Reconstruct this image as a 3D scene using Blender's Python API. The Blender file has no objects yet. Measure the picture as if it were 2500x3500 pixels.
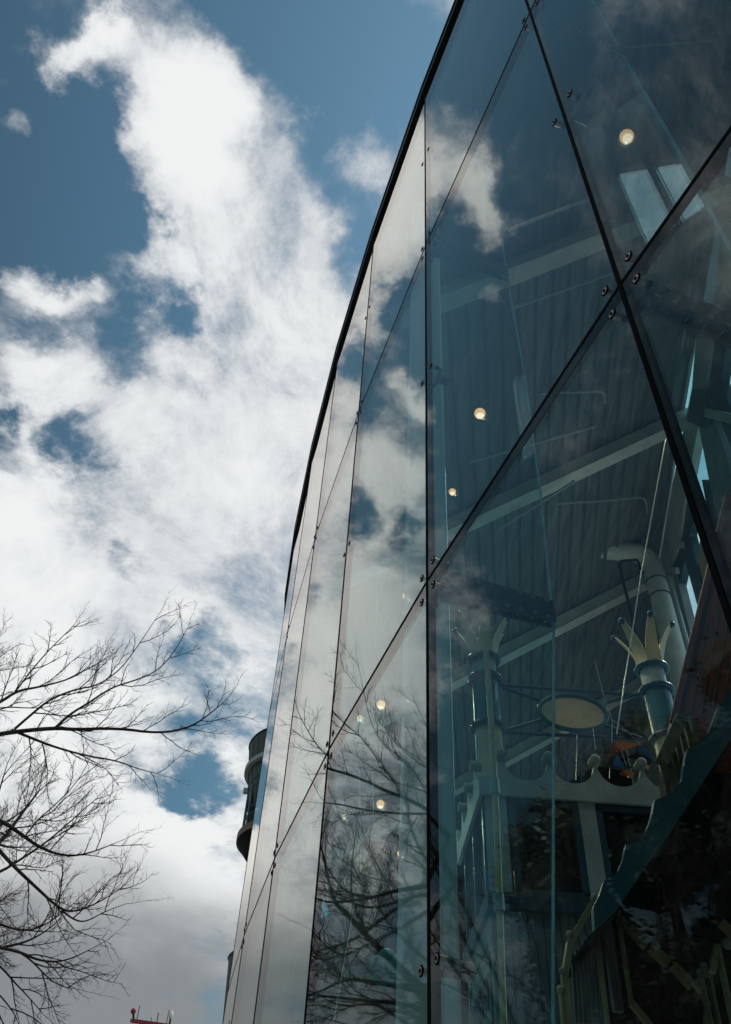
import bpy, math, random
from mathutils import Vector as V
R_ = math.radians
sc = bpy.context.scene
col = sc.collection

# ------------------------------------------------------------------ camera
EL, ROLL = 0.789110993, 0.0695941
FPX = 2849.34                                    # focal length in pixels of a 2500 px wide picture
CAM = V((0, 0, 1.6))
Fw = V((0, math.cos(EL), math.sin(EL)))
R0 = V((1, 0, 0)); U0 = R0.cross(Fw)
Rt = R0 * math.cos(ROLL) + U0 * math.sin(ROLL)
Up = -R0 * math.sin(ROLL) + U0 * math.cos(ROLL)
cd = bpy.data.cameras.new('camera'); cam = bpy.data.objects.new('camera', cd); col.objects.link(cam)
cd.sensor_fit = 'HORIZONTAL'; cd.sensor_width = 36; cd.lens = FPX / 2500 * 36
cd.clip_start = 0.05; cd.clip_end = 3000
from mathutils import Matrix
cam.matrix_world = Matrix(((Rt.x, Up.x, -Fw.x, 0), (Rt.y, Up.y, -Fw.y, 0), (Rt.z, Up.z, -Fw.z, 1.6), (0, 0, 0, 1)))
sc.camera = cam

def ray(px, py):                                 # survey helper: direction in the world of a point of the photo
    return Fw * FPX + Rt * (px - 1250) - Up * (py - 1750)
def hit(px, py, p, n):
    d = ray(px, py); n = V(n)
    return CAM + d * ((V(p) - CAM).dot(n) / d.dot(n))
def hy(px, py, y):                               # point on the vertical plane y = const
    return hit(px, py, (0, y, 0), (0, 1, 0))

# ------------------------------------------------------------------ facade survey (plan of the curved glass wall)
S = 2.4
FV = [V(p) * S for p in [(0.31196, 0.54205), (0.12142, 1.16010), (-0.04759, 1.79242), (-0.19477, 2.44071),
                         (-0.31911, 3.10561), (-0.4235, 3.79646), (-0.4970, 4.45956)]]
hd = math.atan2(FV[-1].x - FV[-2].x, FV[-1].y - FV[-2].y)
for i in range(16):
    hd += R_(4.0); FV.append(FV[-1] + V((math.sin(hd), math.cos(hd))) * 1.58)
hd = math.atan2(FV[1].x - FV[0].x, FV[1].y - FV[0].y)
PRE = []
for i in range(4):
    hd -= R_(2.4); PRE.insert(0, (PRE[0] if PRE else FV[0]) - V((math.sin(hd), math.cos(hd))) * 1.55)
NPRE = 4
FV = PRE + FV                                    # FV[4] is the near joint right of the middle
ZR = [0.06, 0.90, 4.0, 1.6 + S * 2.29369, 1.6 + S * 3.5941]
def fvec(k):                                     # outward normal of facet k
    t = FV[k + 1] - FV[k]; t.normalize()
    return V((-t.y, t.x, 0))
def mirror_dir(px, py, k):
    d = ray(px, py).normalized(); n = fvec(k)
    return d - n * (2 * d.dot(n))
def mirror_pt(px, py, k, D):                     # where a thing seen reflected in facet k stands, D m from the camera in plan
    d = ray(px, py); n = fvec(k); a = V((FV[k].x, FV[k].y, 0))
    q = CAM + d * ((a - CAM).dot(n) / d.dot(n)); m = d - n * (2 * d.dot(n)); m.normalize()
    A = m.x ** 2 + m.y ** 2; B = q.x * m.x + q.y * m.y; Cc = q.x ** 2 + q.y ** 2 - D * D
    return q + m * ((-B + math.sqrt(B * B - A * Cc)) / A)

# ------------------------------------------------------------------ sky, sun, exposure
SUN_AZ, SUN_EL = R_(62), R_(48)                  # azimuth from +Y towards +X
w = bpy.data.worlds.new('World'); sc.world = w; w.use_nodes = True
nt = w.node_tree; N = nt.nodes; L = nt.links; N.clear()
def nd(t, **k):
    n = N.new(t)
    for a, b in k.items(): setattr(n, a, b)
    return n
out = nd('ShaderNodeOutputWorld'); bg = nd('ShaderNodeBackground'); bg.inputs[1].default_value = 0.1
sky = nd('ShaderNodeTexSky', sky_type='NISHITA', sun_disc=False, sun_elevation=SUN_EL, sun_rotation=SUN_AZ,
         air_density=1.0, dust_density=0.6, ozone_density=1.6)
tc = nd('ShaderNodeTexCoord')
nrm = nd('ShaderNodeVectorMath', operation='NORMALIZE'); L.new(tc.outputs['Generated'], nrm.inputs[0])
sep = nd('ShaderNodeSeparateXYZ'); L.new(nrm.outputs[0], sep.inputs[0])
def math_(op, a, b=None, c=None):
    m = nd('ShaderNodeMath', operation=op)
    for i, x in enumerate((a, b, c)):
        if x is None: continue
        if isinstance(x, (int, float)): m.inputs[i].default_value = x
        else: L.new(x, m.inputs[i])
    return m.outputs[0]
zz = math_('ADD', math_('MAXIMUM', sep.outputs[2], 0.0), 0.35)
pl = nd('ShaderNodeCombineXYZ'); L.new(math_('DIVIDE', sep.outputs[0], zz), pl.inputs[0]); L.new(math_('DIVIDE', sep.outputs[1], zz), pl.inputs[1])
def noise(vec, scale, detail, rough, dist=0.0, off=None):
    n = nd('ShaderNodeTexNoise'); n.inputs['Scale'].default_value = scale; n.inputs['Detail'].default_value = detail
    n.inputs['Roughness'].default_value = rough; n.inputs['Distortion'].default_value = dist
    if off:
        a = nd('ShaderNodeVectorMath', operation='ADD'); L.new(vec, a.inputs[0]); a.inputs[1].default_value = off; vec = a.outputs[0]
    L.new(vec, n.inputs['Vector']); return n
n1 = noise(pl.outputs[0], 4.6, 15, 0.69, 0.35)
n2 = noise(pl.outputs[0], 8.0, 10, 0.62, 0.0, (3.1, 1.7, 0.4))
n3 = noise(pl.outputs[0], 2.3, 6, 0.5, 0.0, (7.7, 4.2, 2.0))
wp = nd('ShaderNodeVectorMath', operation='SUBTRACT'); L.new(n2.outputs['Color'], wp.inputs[0]); wp.inputs[1].default_value = (.5, .5, .5)
ws = nd('ShaderNodeVectorMath', operation='SCALE'); L.new(wp.outputs[0], ws.inputs[0]); ws.inputs['Scale'].default_value = 0.20
wd = nd('ShaderNodeVectorMath', operation='ADD'); L.new(nrm.outputs[0], wd.inputs[0]); L.new(ws.outputs[0], wd.inputs[1])
BL = [  # openings (negative) and cloud banks (positive): x, y, radius, weight
    (60, 620, 330, -.7), (300, 560, 230, -.65), (120, 100, 260, -.5), (330, 760, 150, -.4), (20, 820, 120, -.3),
    (1100, 80, 330, -.8), (870, 40, 200, -.6), (1380, 280, 330, -.85), (1190, 700, 170, -.7), (1120, 470, 130, -.5), (1160, 880, 110, -.5),
    (260, 200, 120, .85), (350, 70, 100, .5), (50, 330, 120, 1.0), (160, 545, 100, 1.0), (120, 90, 70, .4), (330, 640, 95, .9), (200, 900, 90, .2), (60, 880, 120, .4),
    (1040, 400, 70, .42), (1080, 760, 110, .5), (1250, 560, 110, .55), (520, 150, 200, .3), (690, 300, 180, .3), (700, 480, 220, .42), (720, 720, 260, .5),
    (430, 1180, 130, -.62), (610, 1080, 110, -.55), (470, 1020, 90, -.3), (110, 1130, 110, -.45), (290, 1560, 130, -.42),
    (0, 1420, 60, -.4), (60, 1300, 110, .4), (110, 1480, 140, .35), (60, 1700, 150, .3), (60, 930, 130, .5), (230, 960, 110, .45), (330, 1000, 90, .3), (60, 1560, 100, .3), (670, 1260, 70, -.3), (475, 1910, 75, -.5), (690, 2210, 100, -.6), (620, 2150, 70, -.45), (790, 2280, 70, -.4),
    (700, 2640, 150, -.85), (600, 2590, 130, -.65), (690, 2760, 80, -.6), (810, 2560, 70, .35),
    (950, 1500, 520, .5), (520, 2000, 330, .35), (300, 3050, 620, .55), (500, 3350, 300, .4), (200, 2400, 350, .4), (560, 860, 200, .2)]
BR = [  # the same for the half of the sky that only the glass shows: x, y, facet, radius, weight
    (1640, 150, 4, 420, -.7), (2000, 300, 3, 700, -.55), (1500, 800, 4, 130, -.6), (1720, 1150, 4, 380, -.6), (1600, 1500, 4, 200, -.35), (2200, 1500, 3, 900, -.6), (1900, 1900, 4, 450, -.7), (2200, 2500, 4, 700, -.7), (1750, 2500, 4, 250, -.5), (1600, 2900, 4, 300, -.6), (1560, 2420, 4, 160, -.4),
    (1530, 520, 4, 200, .30), (1590, 60, 4, 130, .3), (1640, 620, 4, 120, .4), (1580, 2120, 4, 110, .42),
    (1350, 700, 5, 200, .6), (1400, 1060, 5, 90, -.6), (1320, 1290, 5, 110, -.6), (1400, 1400, 5, 80, -.35), (1200, 1800, 5, 110, -.6),
    (1390, 1790, 5, 80, -.65), (1310, 1890, 5, 90, -.4), (1300, 1560, 5, 160, .4), (1300, 2300, 5, 350, .5), (1220, 1230, 6, 80, -.5)]
acc = None
def blob(d, r, wt):
    global acc
    dn = nd('ShaderNodeVectorMath', operation='DISTANCE'); L.new(wd.outputs[0], dn.inputs[0]); dn.inputs[1].default_value = d
    mr = nd('ShaderNodeMapRange', interpolation_type='SMOOTHSTEP'); L.new(dn.outputs['Value'], mr.inputs['Value'])
    mr.inputs['From Min'].default_value = r * .15; mr.inputs['From Max'].default_value = r * 1.35
    mr.inputs['To Min'].default_value = wt; mr.inputs['To Max'].default_value = 0
    acc = mr.outputs[0] if acc is None else math_('ADD', acc, mr.outputs[0])
for x, y, r, wt in BL:
    d = ray(x, y); blob(d.normalized(), r / d.length, wt)
for x, y, k, r, wt in BR:
    blob(mirror_dir(x, y, k), r / ray(x, y).length, wt)
dens = math_('ADD', math_('ADD', acc, 0.66), math_('MULTIPLY', math_('SUBTRACT', n1.outputs[0], 0.5), 3.1))
mask = nd('ShaderNodeMapRange', interpolation_type='SMOOTHSTEP'); L.new(dens, mask.inputs['Value'])
mask.inputs['From Min'].default_value = 0.02; mask.inputs['From Max'].default_value = 1.10
# cloud light: thin edges a little grey, thick lit middles white, low clouds grey
low = nd('ShaderNodeMapRange', interpolation_type='SMOOTHSTEP'); L.new(math_('ADD', sep.outputs[2], math_('MULTIPLY', math_('SUBTRACT', n3.outputs[0], .5), .22)), low.inputs['Value'])
low.inputs['From Min'].default_value = 0.27; low.inputs['From Max'].default_value = 0.40
shade = nd('ShaderNodeMapRange', interpolation_type='SMOOTHSTEP'); L.new(math_('ADD', math_('MULTIPLY', dens, 0.35), math_('MULTIPLY', n3.outputs[0], 0.9)), shade.inputs['Value'])
shade.inputs['From Min'].default_value = 0.42; shade.inputs['From Max'].default_value = 0.92
def mixc(f, a, b):
    m = nd('ShaderNodeMix', data_type='RGBA'); L.new(f, m.inputs[0])
    for s, x in ((6, a), (7, b)):
        if isinstance(x, tuple): m.inputs[s].default_value = (*x, 1)
        else: L.new(x, m.inputs[s])
    return m.outputs[2]
cl = mixc(shade.outputs[0], (4.9, 5.2, 5.7), (8.7, 8.9, 8.9))
cl = mixc(low.outputs[0], (2.5, 2.7, 2.85), cl)
skc = nd('ShaderNodeHueSaturation'); L.new(sky.outputs[0], skc.inputs['Color']); skc.inputs['Saturation'].default_value = 0.88; skc.inputs['Value'].default_value = 1.0
skt = nd('ShaderNodeVectorMath', operation='MULTIPLY'); L.new(skc.outputs[0], skt.inputs[0]); skt.inputs[1].default_value = (.70, 1.06, 1.0)
sdn = nd('ShaderNodeVectorMath', operation='DOT_PRODUCT'); L.new(nrm.outputs[0], sdn.inputs[0]); sdn.inputs[1].default_value = (math.sin(SUN_AZ) * math.cos(SUN_EL), math.cos(SUN_AZ) * math.cos(SUN_EL), math.sin(SUN_EL))
sdm = nd('ShaderNodeMapRange'); L.new(sdn.outputs['Value'], sdm.inputs['Value']); sdm.inputs['From Min'].default_value = .25; sdm.inputs['From Max'].default_value = .80
sdm.inputs['To Min'].default_value = .45; sdm.inputs['To Max'].default_value = 1.15
skd = nd('ShaderNodeVectorMath', operation='SCALE'); L.new(skt.outputs[0], skd.inputs[0]); L.new(sdm.outputs[0], skd.inputs['Scale'])
fin = mixc(mask.outputs[0], skd.outputs[0], cl)
L.new(fin, bg.inputs[0]); L.new(bg.outputs[0], out.inputs[0])
w.cycles.sampling_method = 'MANUAL'; w.cycles.sample_map_resolution = 512

sd = bpy.data.lights.new('sun', 'SUN'); sun = bpy.data.objects.new('sun', sd); col.objects.link(sun)
sd.energy = 2.2; sd.angle = R_(0.6); sd.color = (1, .95, .88)
sdir = V((math.sin(SUN_AZ) * math.cos(SUN_EL), math.cos(SUN_AZ) * math.cos(SUN_EL), math.sin(SUN_EL)))
sun.rotation_euler = sdir.to_track_quat('Z', 'Y').to_euler(); sun.location = (0, 0, 40)
sc.view_settings.view_transform = 'Standard'; sc.view_settings.look = 'None'
sc.view_settings.exposure = 0.0; sc.view_settings.gamma = 1
sc.render.engine = 'CYCLES'
sc.cycles.transparent_max_bounces = 32; sc.cycles.max_bounces = 8; sc.cycles.glossy_bounces = 4; sc.cycles.diffuse_bounces = 4

# ------------------------------------------------------------------ materials
def new_mat(name):
    m = bpy.data.materials.new(name); m.use_nodes = True; t = m.node_tree; t.nodes.clear(); return m, t
def paint(name, c, rough=.5, metal=0., var=.18, scale=3., bump=.0, bscale=60., stretch=(1, 1, 1), dirt=None, coat=0., spec=.5):
    m, t = new_mat(name); n = t.nodes; l = t.links
    o = n.new('ShaderNodeOutputMaterial'); b = n.new('ShaderNodeBsdfPrincipled'); l.new(b.outputs[0], o.inputs[0])
    g = n.new('ShaderNodeNewGeometry'); mp = n.new('ShaderNodeMapping'); mp.inputs['Scale'].default_value = stretch
    l.new(g.outputs['Position'], mp.inputs[0])
    nz = n.new('ShaderNodeTexNoise'); nz.inputs['Scale'].default_value = scale; nz.inputs['Detail'].default_value = 6; nz.inputs['Roughness'].default_value = .65
    l.new(mp.outputs[0], nz.inputs['Vector'])
    r = n.new('ShaderNodeValToRGB'); l.new(nz.outputs[0], r.inputs[0])
    d = dirt or tuple(x * (1 - var * 1.6) for x in c); hi = tuple(min(1, x * (1 + var)) for x in c)
    r.color_ramp.elements[0].position = .3; r.color_ramp.elements[1].position = .68
    r.color_ramp.elements[0].color = (*d, 1); r.color_ramp.elements[1].color = (*hi, 1)
    l.new(r.outputs[0], b.inputs['Base Color']); b.inputs['Roughness'].default_value = rough; b.inputs['Metallic'].default_value = metal
    b.inputs['Coat Weight'].default_value = coat; b.inputs['Specular IOR Level'].default_value = spec
    if bump:
        nb = n.new('ShaderNodeTexNoise'); nb.inputs['Scale'].default_value = bscale; nb.inputs['Detail'].default_value = 4
        l.new(mp.outputs[0], nb.inputs['Vector'])
        bp = n.new('ShaderNodeBump'); bp.inputs['Strength'].default_value = bump; bp.inputs['Distance'].default_value = .02
        l.new(nb.outputs[0], bp.inputs['Height']); l.new(bp.outputs[0], b.inputs['Normal'])
    return m
def glow(name, c, s):
    m, t = new_mat(name); o = t.nodes.new('ShaderNodeOutputMaterial'); e = t.nodes.new('ShaderNodeEmission')
    e.inputs[0].default_value = (*c, 1); e.inputs[1].default_value = s; t.links.new(e.outputs[0], o.inputs[0]); return m
def glass(name, tint, dirt=.05, boost=1.0, dcol=(.42, .44, .44)):
    m, t = new_mat(name); n = t.nodes; l = t.links
    o = n.new('ShaderNodeOutputMaterial'); tr = n.new('ShaderNodeBsdfTransparent'); tr.inputs[0].default_value = (*tint, 1)
    gl = n.new('ShaderNodeBsdfGlossy'); gl.inputs['Roughness'].default_value = 0.0; gl.inputs[0].default_value = (1, .95, .90, 1)
    lw = n.new('ShaderNodeLayerWeight'); lw.inputs['Blend'].default_value = .5        # Facing = 1 - |cos|
    p = n.new('ShaderNodeMath'); p.operation = 'POWER'; l.new(lw.outputs['Facing'], p.inputs[0]); p.inputs[1].default_value = 5
    q = n.new('ShaderNodeMath'); q.operation = 'MULTIPLY_ADD'; l.new(p.outputs[0], q.inputs[0]); q.inputs[1].default_value = .96; q.inputs[2].default_value = .045 * boost
    q.use_clamp = True
    g = n.new('ShaderNodeNewGeometry'); mp = n.new('ShaderNodeMapping'); mp.inputs['Scale'].default_value = (9, 9, .35); l.new(g.outputs['Position'], mp.inputs[0])
    nz = n.new('ShaderNodeTexNoise'); nz.inputs['Scale'].default_value = 2.2; nz.inputs['Detail'].default_value = 7; nz.inputs['Roughness'].default_value = .7; l.new(mp.outputs[0], nz.inputs['Vector'])
    mr = n.new('ShaderNodeMapRange'); l.new(nz.outputs[0], mr.inputs[0]); mr.inputs[1].default_value = .42; mr.inputs[2].default_value = .72; mr.inputs[3].default_value = dirt * .25; mr.inputs[4].default_value = dirt
    df = n.new('ShaderNodeBsdfDiffuse'); df.inputs[0].default_value = (*dcol, 1)
    a = n.new('ShaderNodeMixShader'); l.new(mr.outputs[0], a.inputs[0]); l.new(tr.outputs[0], a.inputs[1]); l.new(df.outputs[0], a.inputs[2])
    b = n.new('ShaderNodeMixShader'); l.new(q.outputs[0], b.inputs[0]); l.new(a.outputs[0], b.inputs[1]); l.new(gl.outputs[0], b.inputs[2])
    l.new(b.outputs[0], o.inputs[0]); return m
M = dict(
    wood2=paint('brown stained slab edge', (.24, .17, .13), .7, var=.3, scale=4),
    pane=glass('facade glass', (.765, .93, .95), .012, 1.1, (.35, .36, .35)),
    fin=glass('fin glass', (.74, .90, .93), .004, .7),
    edge=paint('polished glass edge', (.55, .68, .66), .2, var=.25, scale=9),
    seal=paint('black silicone', (.008, .010, .012), .8, var=.3, spec=.05),
    coping=paint('dark anodised coping', (.022, .024, .025), .35, .6, var=.3, scale=2),
    plate=paint('splice plate steel', (.055, .10, .14), .35, .5, var=.3, scale=6),
    bolt=paint('bolt steel', (.36, .42, .44), .25, .9, var=.3, scale=30),
    disc=paint('fitting disc steel', (.62, .50, .48), .35, .6, var=.2, scale=40),
    deck=paint('grey metal roof deck', (.19, .205, .205), .5, .1, var=.36, scale=1.5, stretch=(5, .55, 5), bump=.1, bscale=9),
    white=paint('white painted steel', (.76, .74, .67), .5, var=.14, scale=2.5, bump=.05, bscale=30),
    cream=paint('cream painted wood', (.66, .50, .30), .5, var=.12, scale=5),
    pale=paint('pale grey paint', (.40, .44, .45), .55, var=.16, scale=3),
    teal=paint('teal paint', (.010, .105, .145), .35, var=.2, scale=5),
    blue=paint('deep blue paint', (.012, .055, .12), .35, var=.2, scale=5),
    bluest=paint('blue steel', (.015, .07, .11), .4, var=.25, scale=3),
    greyblue=paint('grey blue boards', (.12, .16, .18), .55, var=.16, scale=4, stretch=(8, 8, .6)),
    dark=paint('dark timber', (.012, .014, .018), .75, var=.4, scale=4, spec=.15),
    red=paint('dark red siding', (.22, .045, .036), .55, var=.30, scale=3, stretch=(3, 3, 1), bump=.15),
    wood=paint('brown weathered wood', (.14, .11, .075), .6, var=.35, scale=6, stretch=(4, 4, 1), bump=.2),
    yellow=paint('mustard paint', (.34, .29, .17), .5, var=.2, scale=6),
    green=paint('dark green corrugated metal', (.075, .105, .085), .5, .1, var=.3, scale=1.2, stretch=(2, 2, .4)),
    green2=paint('bottle green metal', (.010, .055, .045), .45, .1, var=.2, scale=1.2),
    conc=paint('weathered concrete', (.34, .33, .30), .8, var=.25, scale=3, bump=.2),
    bark=paint('bark', (.045, .034, .030), .85, var=.4, scale=9, bump=.4),
    twig=paint('twig bark', (.075, .045, .042), .8, var=.35, scale=6),
    ground=paint('paving', (.20, .195, .185), .85, var=.22, scale=.8, bump=.2, bscale=20),
    kiteo=paint('orange ripstop', (.95, .20, .04), .5, var=.08), kiter=paint('dark red ripstop', (.42, .06, .03), .5, var=.1),
    kiteb=paint('blue ripstop', (.02, .14, .40), .5, var=.1), kitek=paint('black ripstop', (.02, .02, .03), .5, var=.1),
    cable=paint('bright cable', (.65, .66, .64), .3, .3, var=.1), roofred=paint('red trim', (.25, .02, .035), .5, var=.1),
    pink=paint('pink shell', (.62, .20, .18), .4, var=.15), ylw=paint('soft yellow shell', (.62, .50, .16), .4, var=.15), aqua=paint('aqua shell', (.04, .30, .30), .4, var=.15),
    lamp=glow('lamp glow', (1, .31, .13), 3.2), lens=glow('lamp core', (1, .44, .28), 4.6),
    column=paint('white column paint', (.80, .80, .78), .45, var=.06, scale=2), floor=paint('pale hall floor', (.42, .41, .38), .6, var=.1, scale=1.5), wall=paint('grey hall wall', (.26, .27, .26), .7, var=.15, scale=1.5), brick=paint('dark brick', (.055, .040, .034), .85, var=.35, scale=2.2, bump=.3))

# ------------------------------------------------------------------ mesh helpers
class MB:
    def __init__(s): s.v = []; s.f = []
    def add(s, vs, fs):
        o = len(s.v); s.v += [V(x) for x in vs]; s.f += [tuple(i + o for i in f) for f in fs]; return s
    def prism(s, poly, vec):
        n = len(poly); vec = V(vec); P = [V(p) for p in poly]
        s.add(P + [p + vec for p in P], [tuple(range(n))[::-1], tuple(range(n, 2 * n))] + [(i, (i + 1) % n, n + (i + 1) % n, n + i) for i in range(n)]); return s
    def beam(s, a, b, wd, ht, up=(0, 0, 1)):     # box along a-b, wd across, ht along up
        a, b, up = V(a), V(b), V(up); t = (b - a).normalized(); sd_ = t.cross(up).normalized() * wd / 2; u = sd_.cross(t).normalized() * ht / 2
        s.prism([a - sd_ - u, a + sd_ - u, a + sd_ + u, a - sd_ + u], b - a); return s
    def tube(s, pts, rad, n=8, cap=True):
        pts = [V(p) for p in pts]; m = len(pts)
        if not hasattr(rad, '__len__'): rad = [rad] * m
        t0 = (pts[1] - pts[0]).normalized(); a = t0.orthogonal().normalized(); vs = []
        for i, p in enumerate(pts):
            t = (pts[min(i + 1, m - 1)] - pts[max(i - 1, 0)]).normalized(); a = (a - t * a.dot(t)).normalized(); b = t.cross(a)
            for j in range(n):
                th = 2 * math.pi * j / n; vs.append(p + (a * math.cos(th) + b * math.sin(th)) * rad[i])
        fs = [(i * n + j, i * n + (j + 1) % n, (i + 1) * n + (j + 1) % n, (i + 1) * n + j) for i in range(m - 1) for j in range(n)]
        if cap: fs += [tuple(range(n))[::-1], tuple(range((m - 1) * n, m * n))]
        s.add(vs, fs); return s
    def ball(s, c, r, nu=14, nv=8, sq=(1, 1, 1)):
        c = V(c); vs = [c + V((0, 0, r * sq[2]))]
        for i in range(1, nv):
            ph = math.pi * i / nv
            for j in range(nu):
                th = 2 * math.pi * j / nu; vs.append(c + V((r * math.sin(ph) * math.cos(th) * sq[0], r * math.sin(ph) * math.sin(th) * sq[1], r * math.cos(ph) * sq[2])))
        vs.append(c - V((0, 0, r * sq[2]))); k = len(vs) - 1
        fs = [(0, 1 + j, 1 + (j + 1) % nu) for j in range(nu)] + [(k, k - nu + (j + 1) % nu, k - nu + j) for j in range(nu)]
        fs += [(1 + i * nu + j, 1 + (i + 1) * nu + j, 1 + (i + 1) * nu + (j + 1) % nu, 1 + i * nu + (j + 1) % nu) for i in range(nv - 2) for j in range(nu)]
        s.add(vs, fs); return s
    def ring(s, c, ax, R, r, n=28, m=8, sx=1.0, e1=None):
        c = V(c); ax = V(ax).normalized(); e1 = V(e1).normalized() if e1 else ax.orthogonal().normalized(); e2 = ax.cross(e1); vs = []
        for i in range(n):
            th = 2 * math.pi * i / n; p = c + e1 * math.cos(th) * R * sx + e2 * math.sin(th) * R; rd = (e1 * math.cos(th) + e2 * math.sin(th))
            for j in range(m):
                ph = 2 * math.pi * j / m; vs.append(p + rd * r * math.cos(ph) + ax * r * math.sin(ph))
        s.add(vs, [(i * m + j, ((i + 1) % n) * m + j, ((i + 1) % n) * m + (j + 1) % m, i * m + (j + 1) % m) for i in range(n) for j in range(m)]); return s
    def build(s, name, mat, parent=None, smooth=True, kind=None, bevel=0.):
        me = bpy.data.meshes.new(name); off = wloc(parent); me.from_pydata([v - off for v in s.v], [], s.f); me.update()
        me.materials.append(M[mat])
        if smooth:
            me.polygons.foreach_set('use_smooth', [True] * len(me.polygons)); me.set_sharp_from_angle(angle=R_(38))
        o = bpy.data.objects.new(name, me); col.objects.link(o); o.parent = parent
        if kind: o['kind'] = kind
        if bevel:
            bm = o.modifiers.new('bevel', 'BEVEL'); bm.width = bevel; bm.segments = 2; bm.limit_method = 'ANGLE'
        return o
def wloc(o):
    p = V((0, 0, 0))
    while o: p += o.location; o = o.parent
    return p
def tag(o, label, cat, group=None):
    o['label'] = label; o['category'] = cat
    if group: o['group'] = group
    return o
def thing(name, loc, label, cat, group=None):
    o = bpy.data.objects.new(name, None); o.empty_display_size = .1; col.objects.link(o); o.location = loc
    return tag(o, label, cat, group)
def copy_tree(o, parent=None):
    c = o.copy(); col.objects.link(c); c.parent = parent
    for ch in [x for x in bpy.data.objects if x.parent == o]: copy_tree(ch, c)
    return c
def v3(p, z): return V((p.x, p.y, z))

# ------------------------------------------------------------------ ground
MB().add([(-600, -600, 0), (600, -600, 0), (600, 600, 0), (-600, 600, 0)], [(0, 1, 2, 3)]).build('ground', 'ground', smooth=False, kind='structure')

# ------------------------------------------------------------------ the curved glass wall
fac = thing('glass_facade', v3(FV[NPRE + 1], 0), 'tall curved wall of frameless faceted glass panes with black joints reflecting sky', 'glass facade')
TH = .022
for k in range(len(FV) - 1):
    A, B = FV[k], FV[k + 1]; t = (B - A).normalized(); nin = -fvec(k)
    for r in range(4):
        if k < 2 and r < 1: continue
        z0, z1 = ZR[r] + .008, ZR[r + 1] - .008
        a, b = A + t * .009, B - t * .009
        MB().prism([v3(a, z0), v3(b, z0), v3(b, z1), v3(a, z1)], nin * TH).build('glass_pane', 'pane', fac, smooth=False)
    for r in range(1, 4):
        a, b = A + t * .009, B - t * .009; z = ZR[r]; o_ = -nin * .002
        MB().prism([v3(a, z - .0075) + o_, v3(b, z - .0075) + o_, v3(b, z + .0075) + o_, v3(a, z + .0075) + o_], nin * (TH + .008)).build('horizontal_joint', 'seal', fac, smooth=False)
    zt = ZR[4]; o_ = -nin
    MB().prism([v3(A, zt - .008) + o_ * .030, v3(B, zt - .008) + o_ * .030, v3(B, zt - .008) - o_ * .075, v3(A, zt - .008) - o_ * .075], (0, 0, .105)).build('coping', 'coping', fac, smooth=False)
    MB().prism([v3(A, zt + .098) + o_ * .042, v3(B, zt + .098) + o_ * .042, v3(B, zt + .098) - o_ * .09, v3(A, zt + .098) - o_ * .09], (0, 0, .02)).build('coping_lip', 'coping', fac, smooth=False)
def vnorm(k):
    n = V((0, 0, 0))
    if k > 0: n += fvec(k - 1)
    if k < len(FV) - 1: n += fvec(k)
    return -n.normalized()                       # inward at a joint
def fin_depth(px, py, k):                        # how deep the fin of joint k reaches at that point of the photo
    n = vnorm(k); t = n.cross(V((0, 0, 1))); p = hit(px, py, v3(FV[k], 0), t); return (p - v3(FV[k], 0)).dot(n), p.z
prof = [(max(.12, d), z) for d, z in (fin_depth(1890, 3480, NPRE + 1), fin_depth(1892, 2700, NPRE + 1), fin_depth(1893, 2150, NPRE + 1),
                                      fin_depth(1850, 1700, NPRE + 1), fin_depth(1795, 1290, NPRE + 1), fin_depth(1733, 937, NPRE + 1), fin_depth(1700, 698, NPRE + 1))]
print('FIN', prof)
prof = [(prof[0][0] - .05, .3)] + prof + [(.30, ZR[4] - .25)]
def depth_at(z):
    for (d0, z0), (d1, z1) in zip(prof, prof[1:]):
        if z0 <= z <= z1: return d0 + (d1 - d0) * (z - z0) / (z1 - z0)
    return prof[-1][0]
bolt_mesh = None
def place_bolt(parent, p, axis, mesh, name='bolt'):
    o = bpy.data.objects.new(name, mesh); col.objects.link(o); o.parent = parent; o.location = V(p) - wloc(parent)
    o.rotation_euler = V(axis).to_track_quat('Z', 'Y').to_euler(); return o
def mesh_of(mb, mat):
    o = mb.build('tmp', mat); me = o.data; bpy.data.objects.remove(o); return me
bolt_mesh = mesh_of(MB().tube([(0, 0, -.034), (0, 0, -.020)], .013, 8).tube([(0, 0, -.02), (0, 0, .02)], .007, 6).tube([(0, 0, .02), (0, 0, .034)], .013, 8), 'bolt')
disc_mesh = mesh_of(MB().tube([(0, 0, -.03), (0, 0, .004)], .0135, 14), 'disc'); disc_mesh.name = 'disc'
core_mesh = mesh_of(MB().tube([(0, 0, .003), (0, 0, .0065)], .006, 10), 'seal')
rim_mesh = mesh_of(MB().ring((0, 0, .001), (0, 0, 1), .0155, .003, 18, 6), 'seal')
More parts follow.
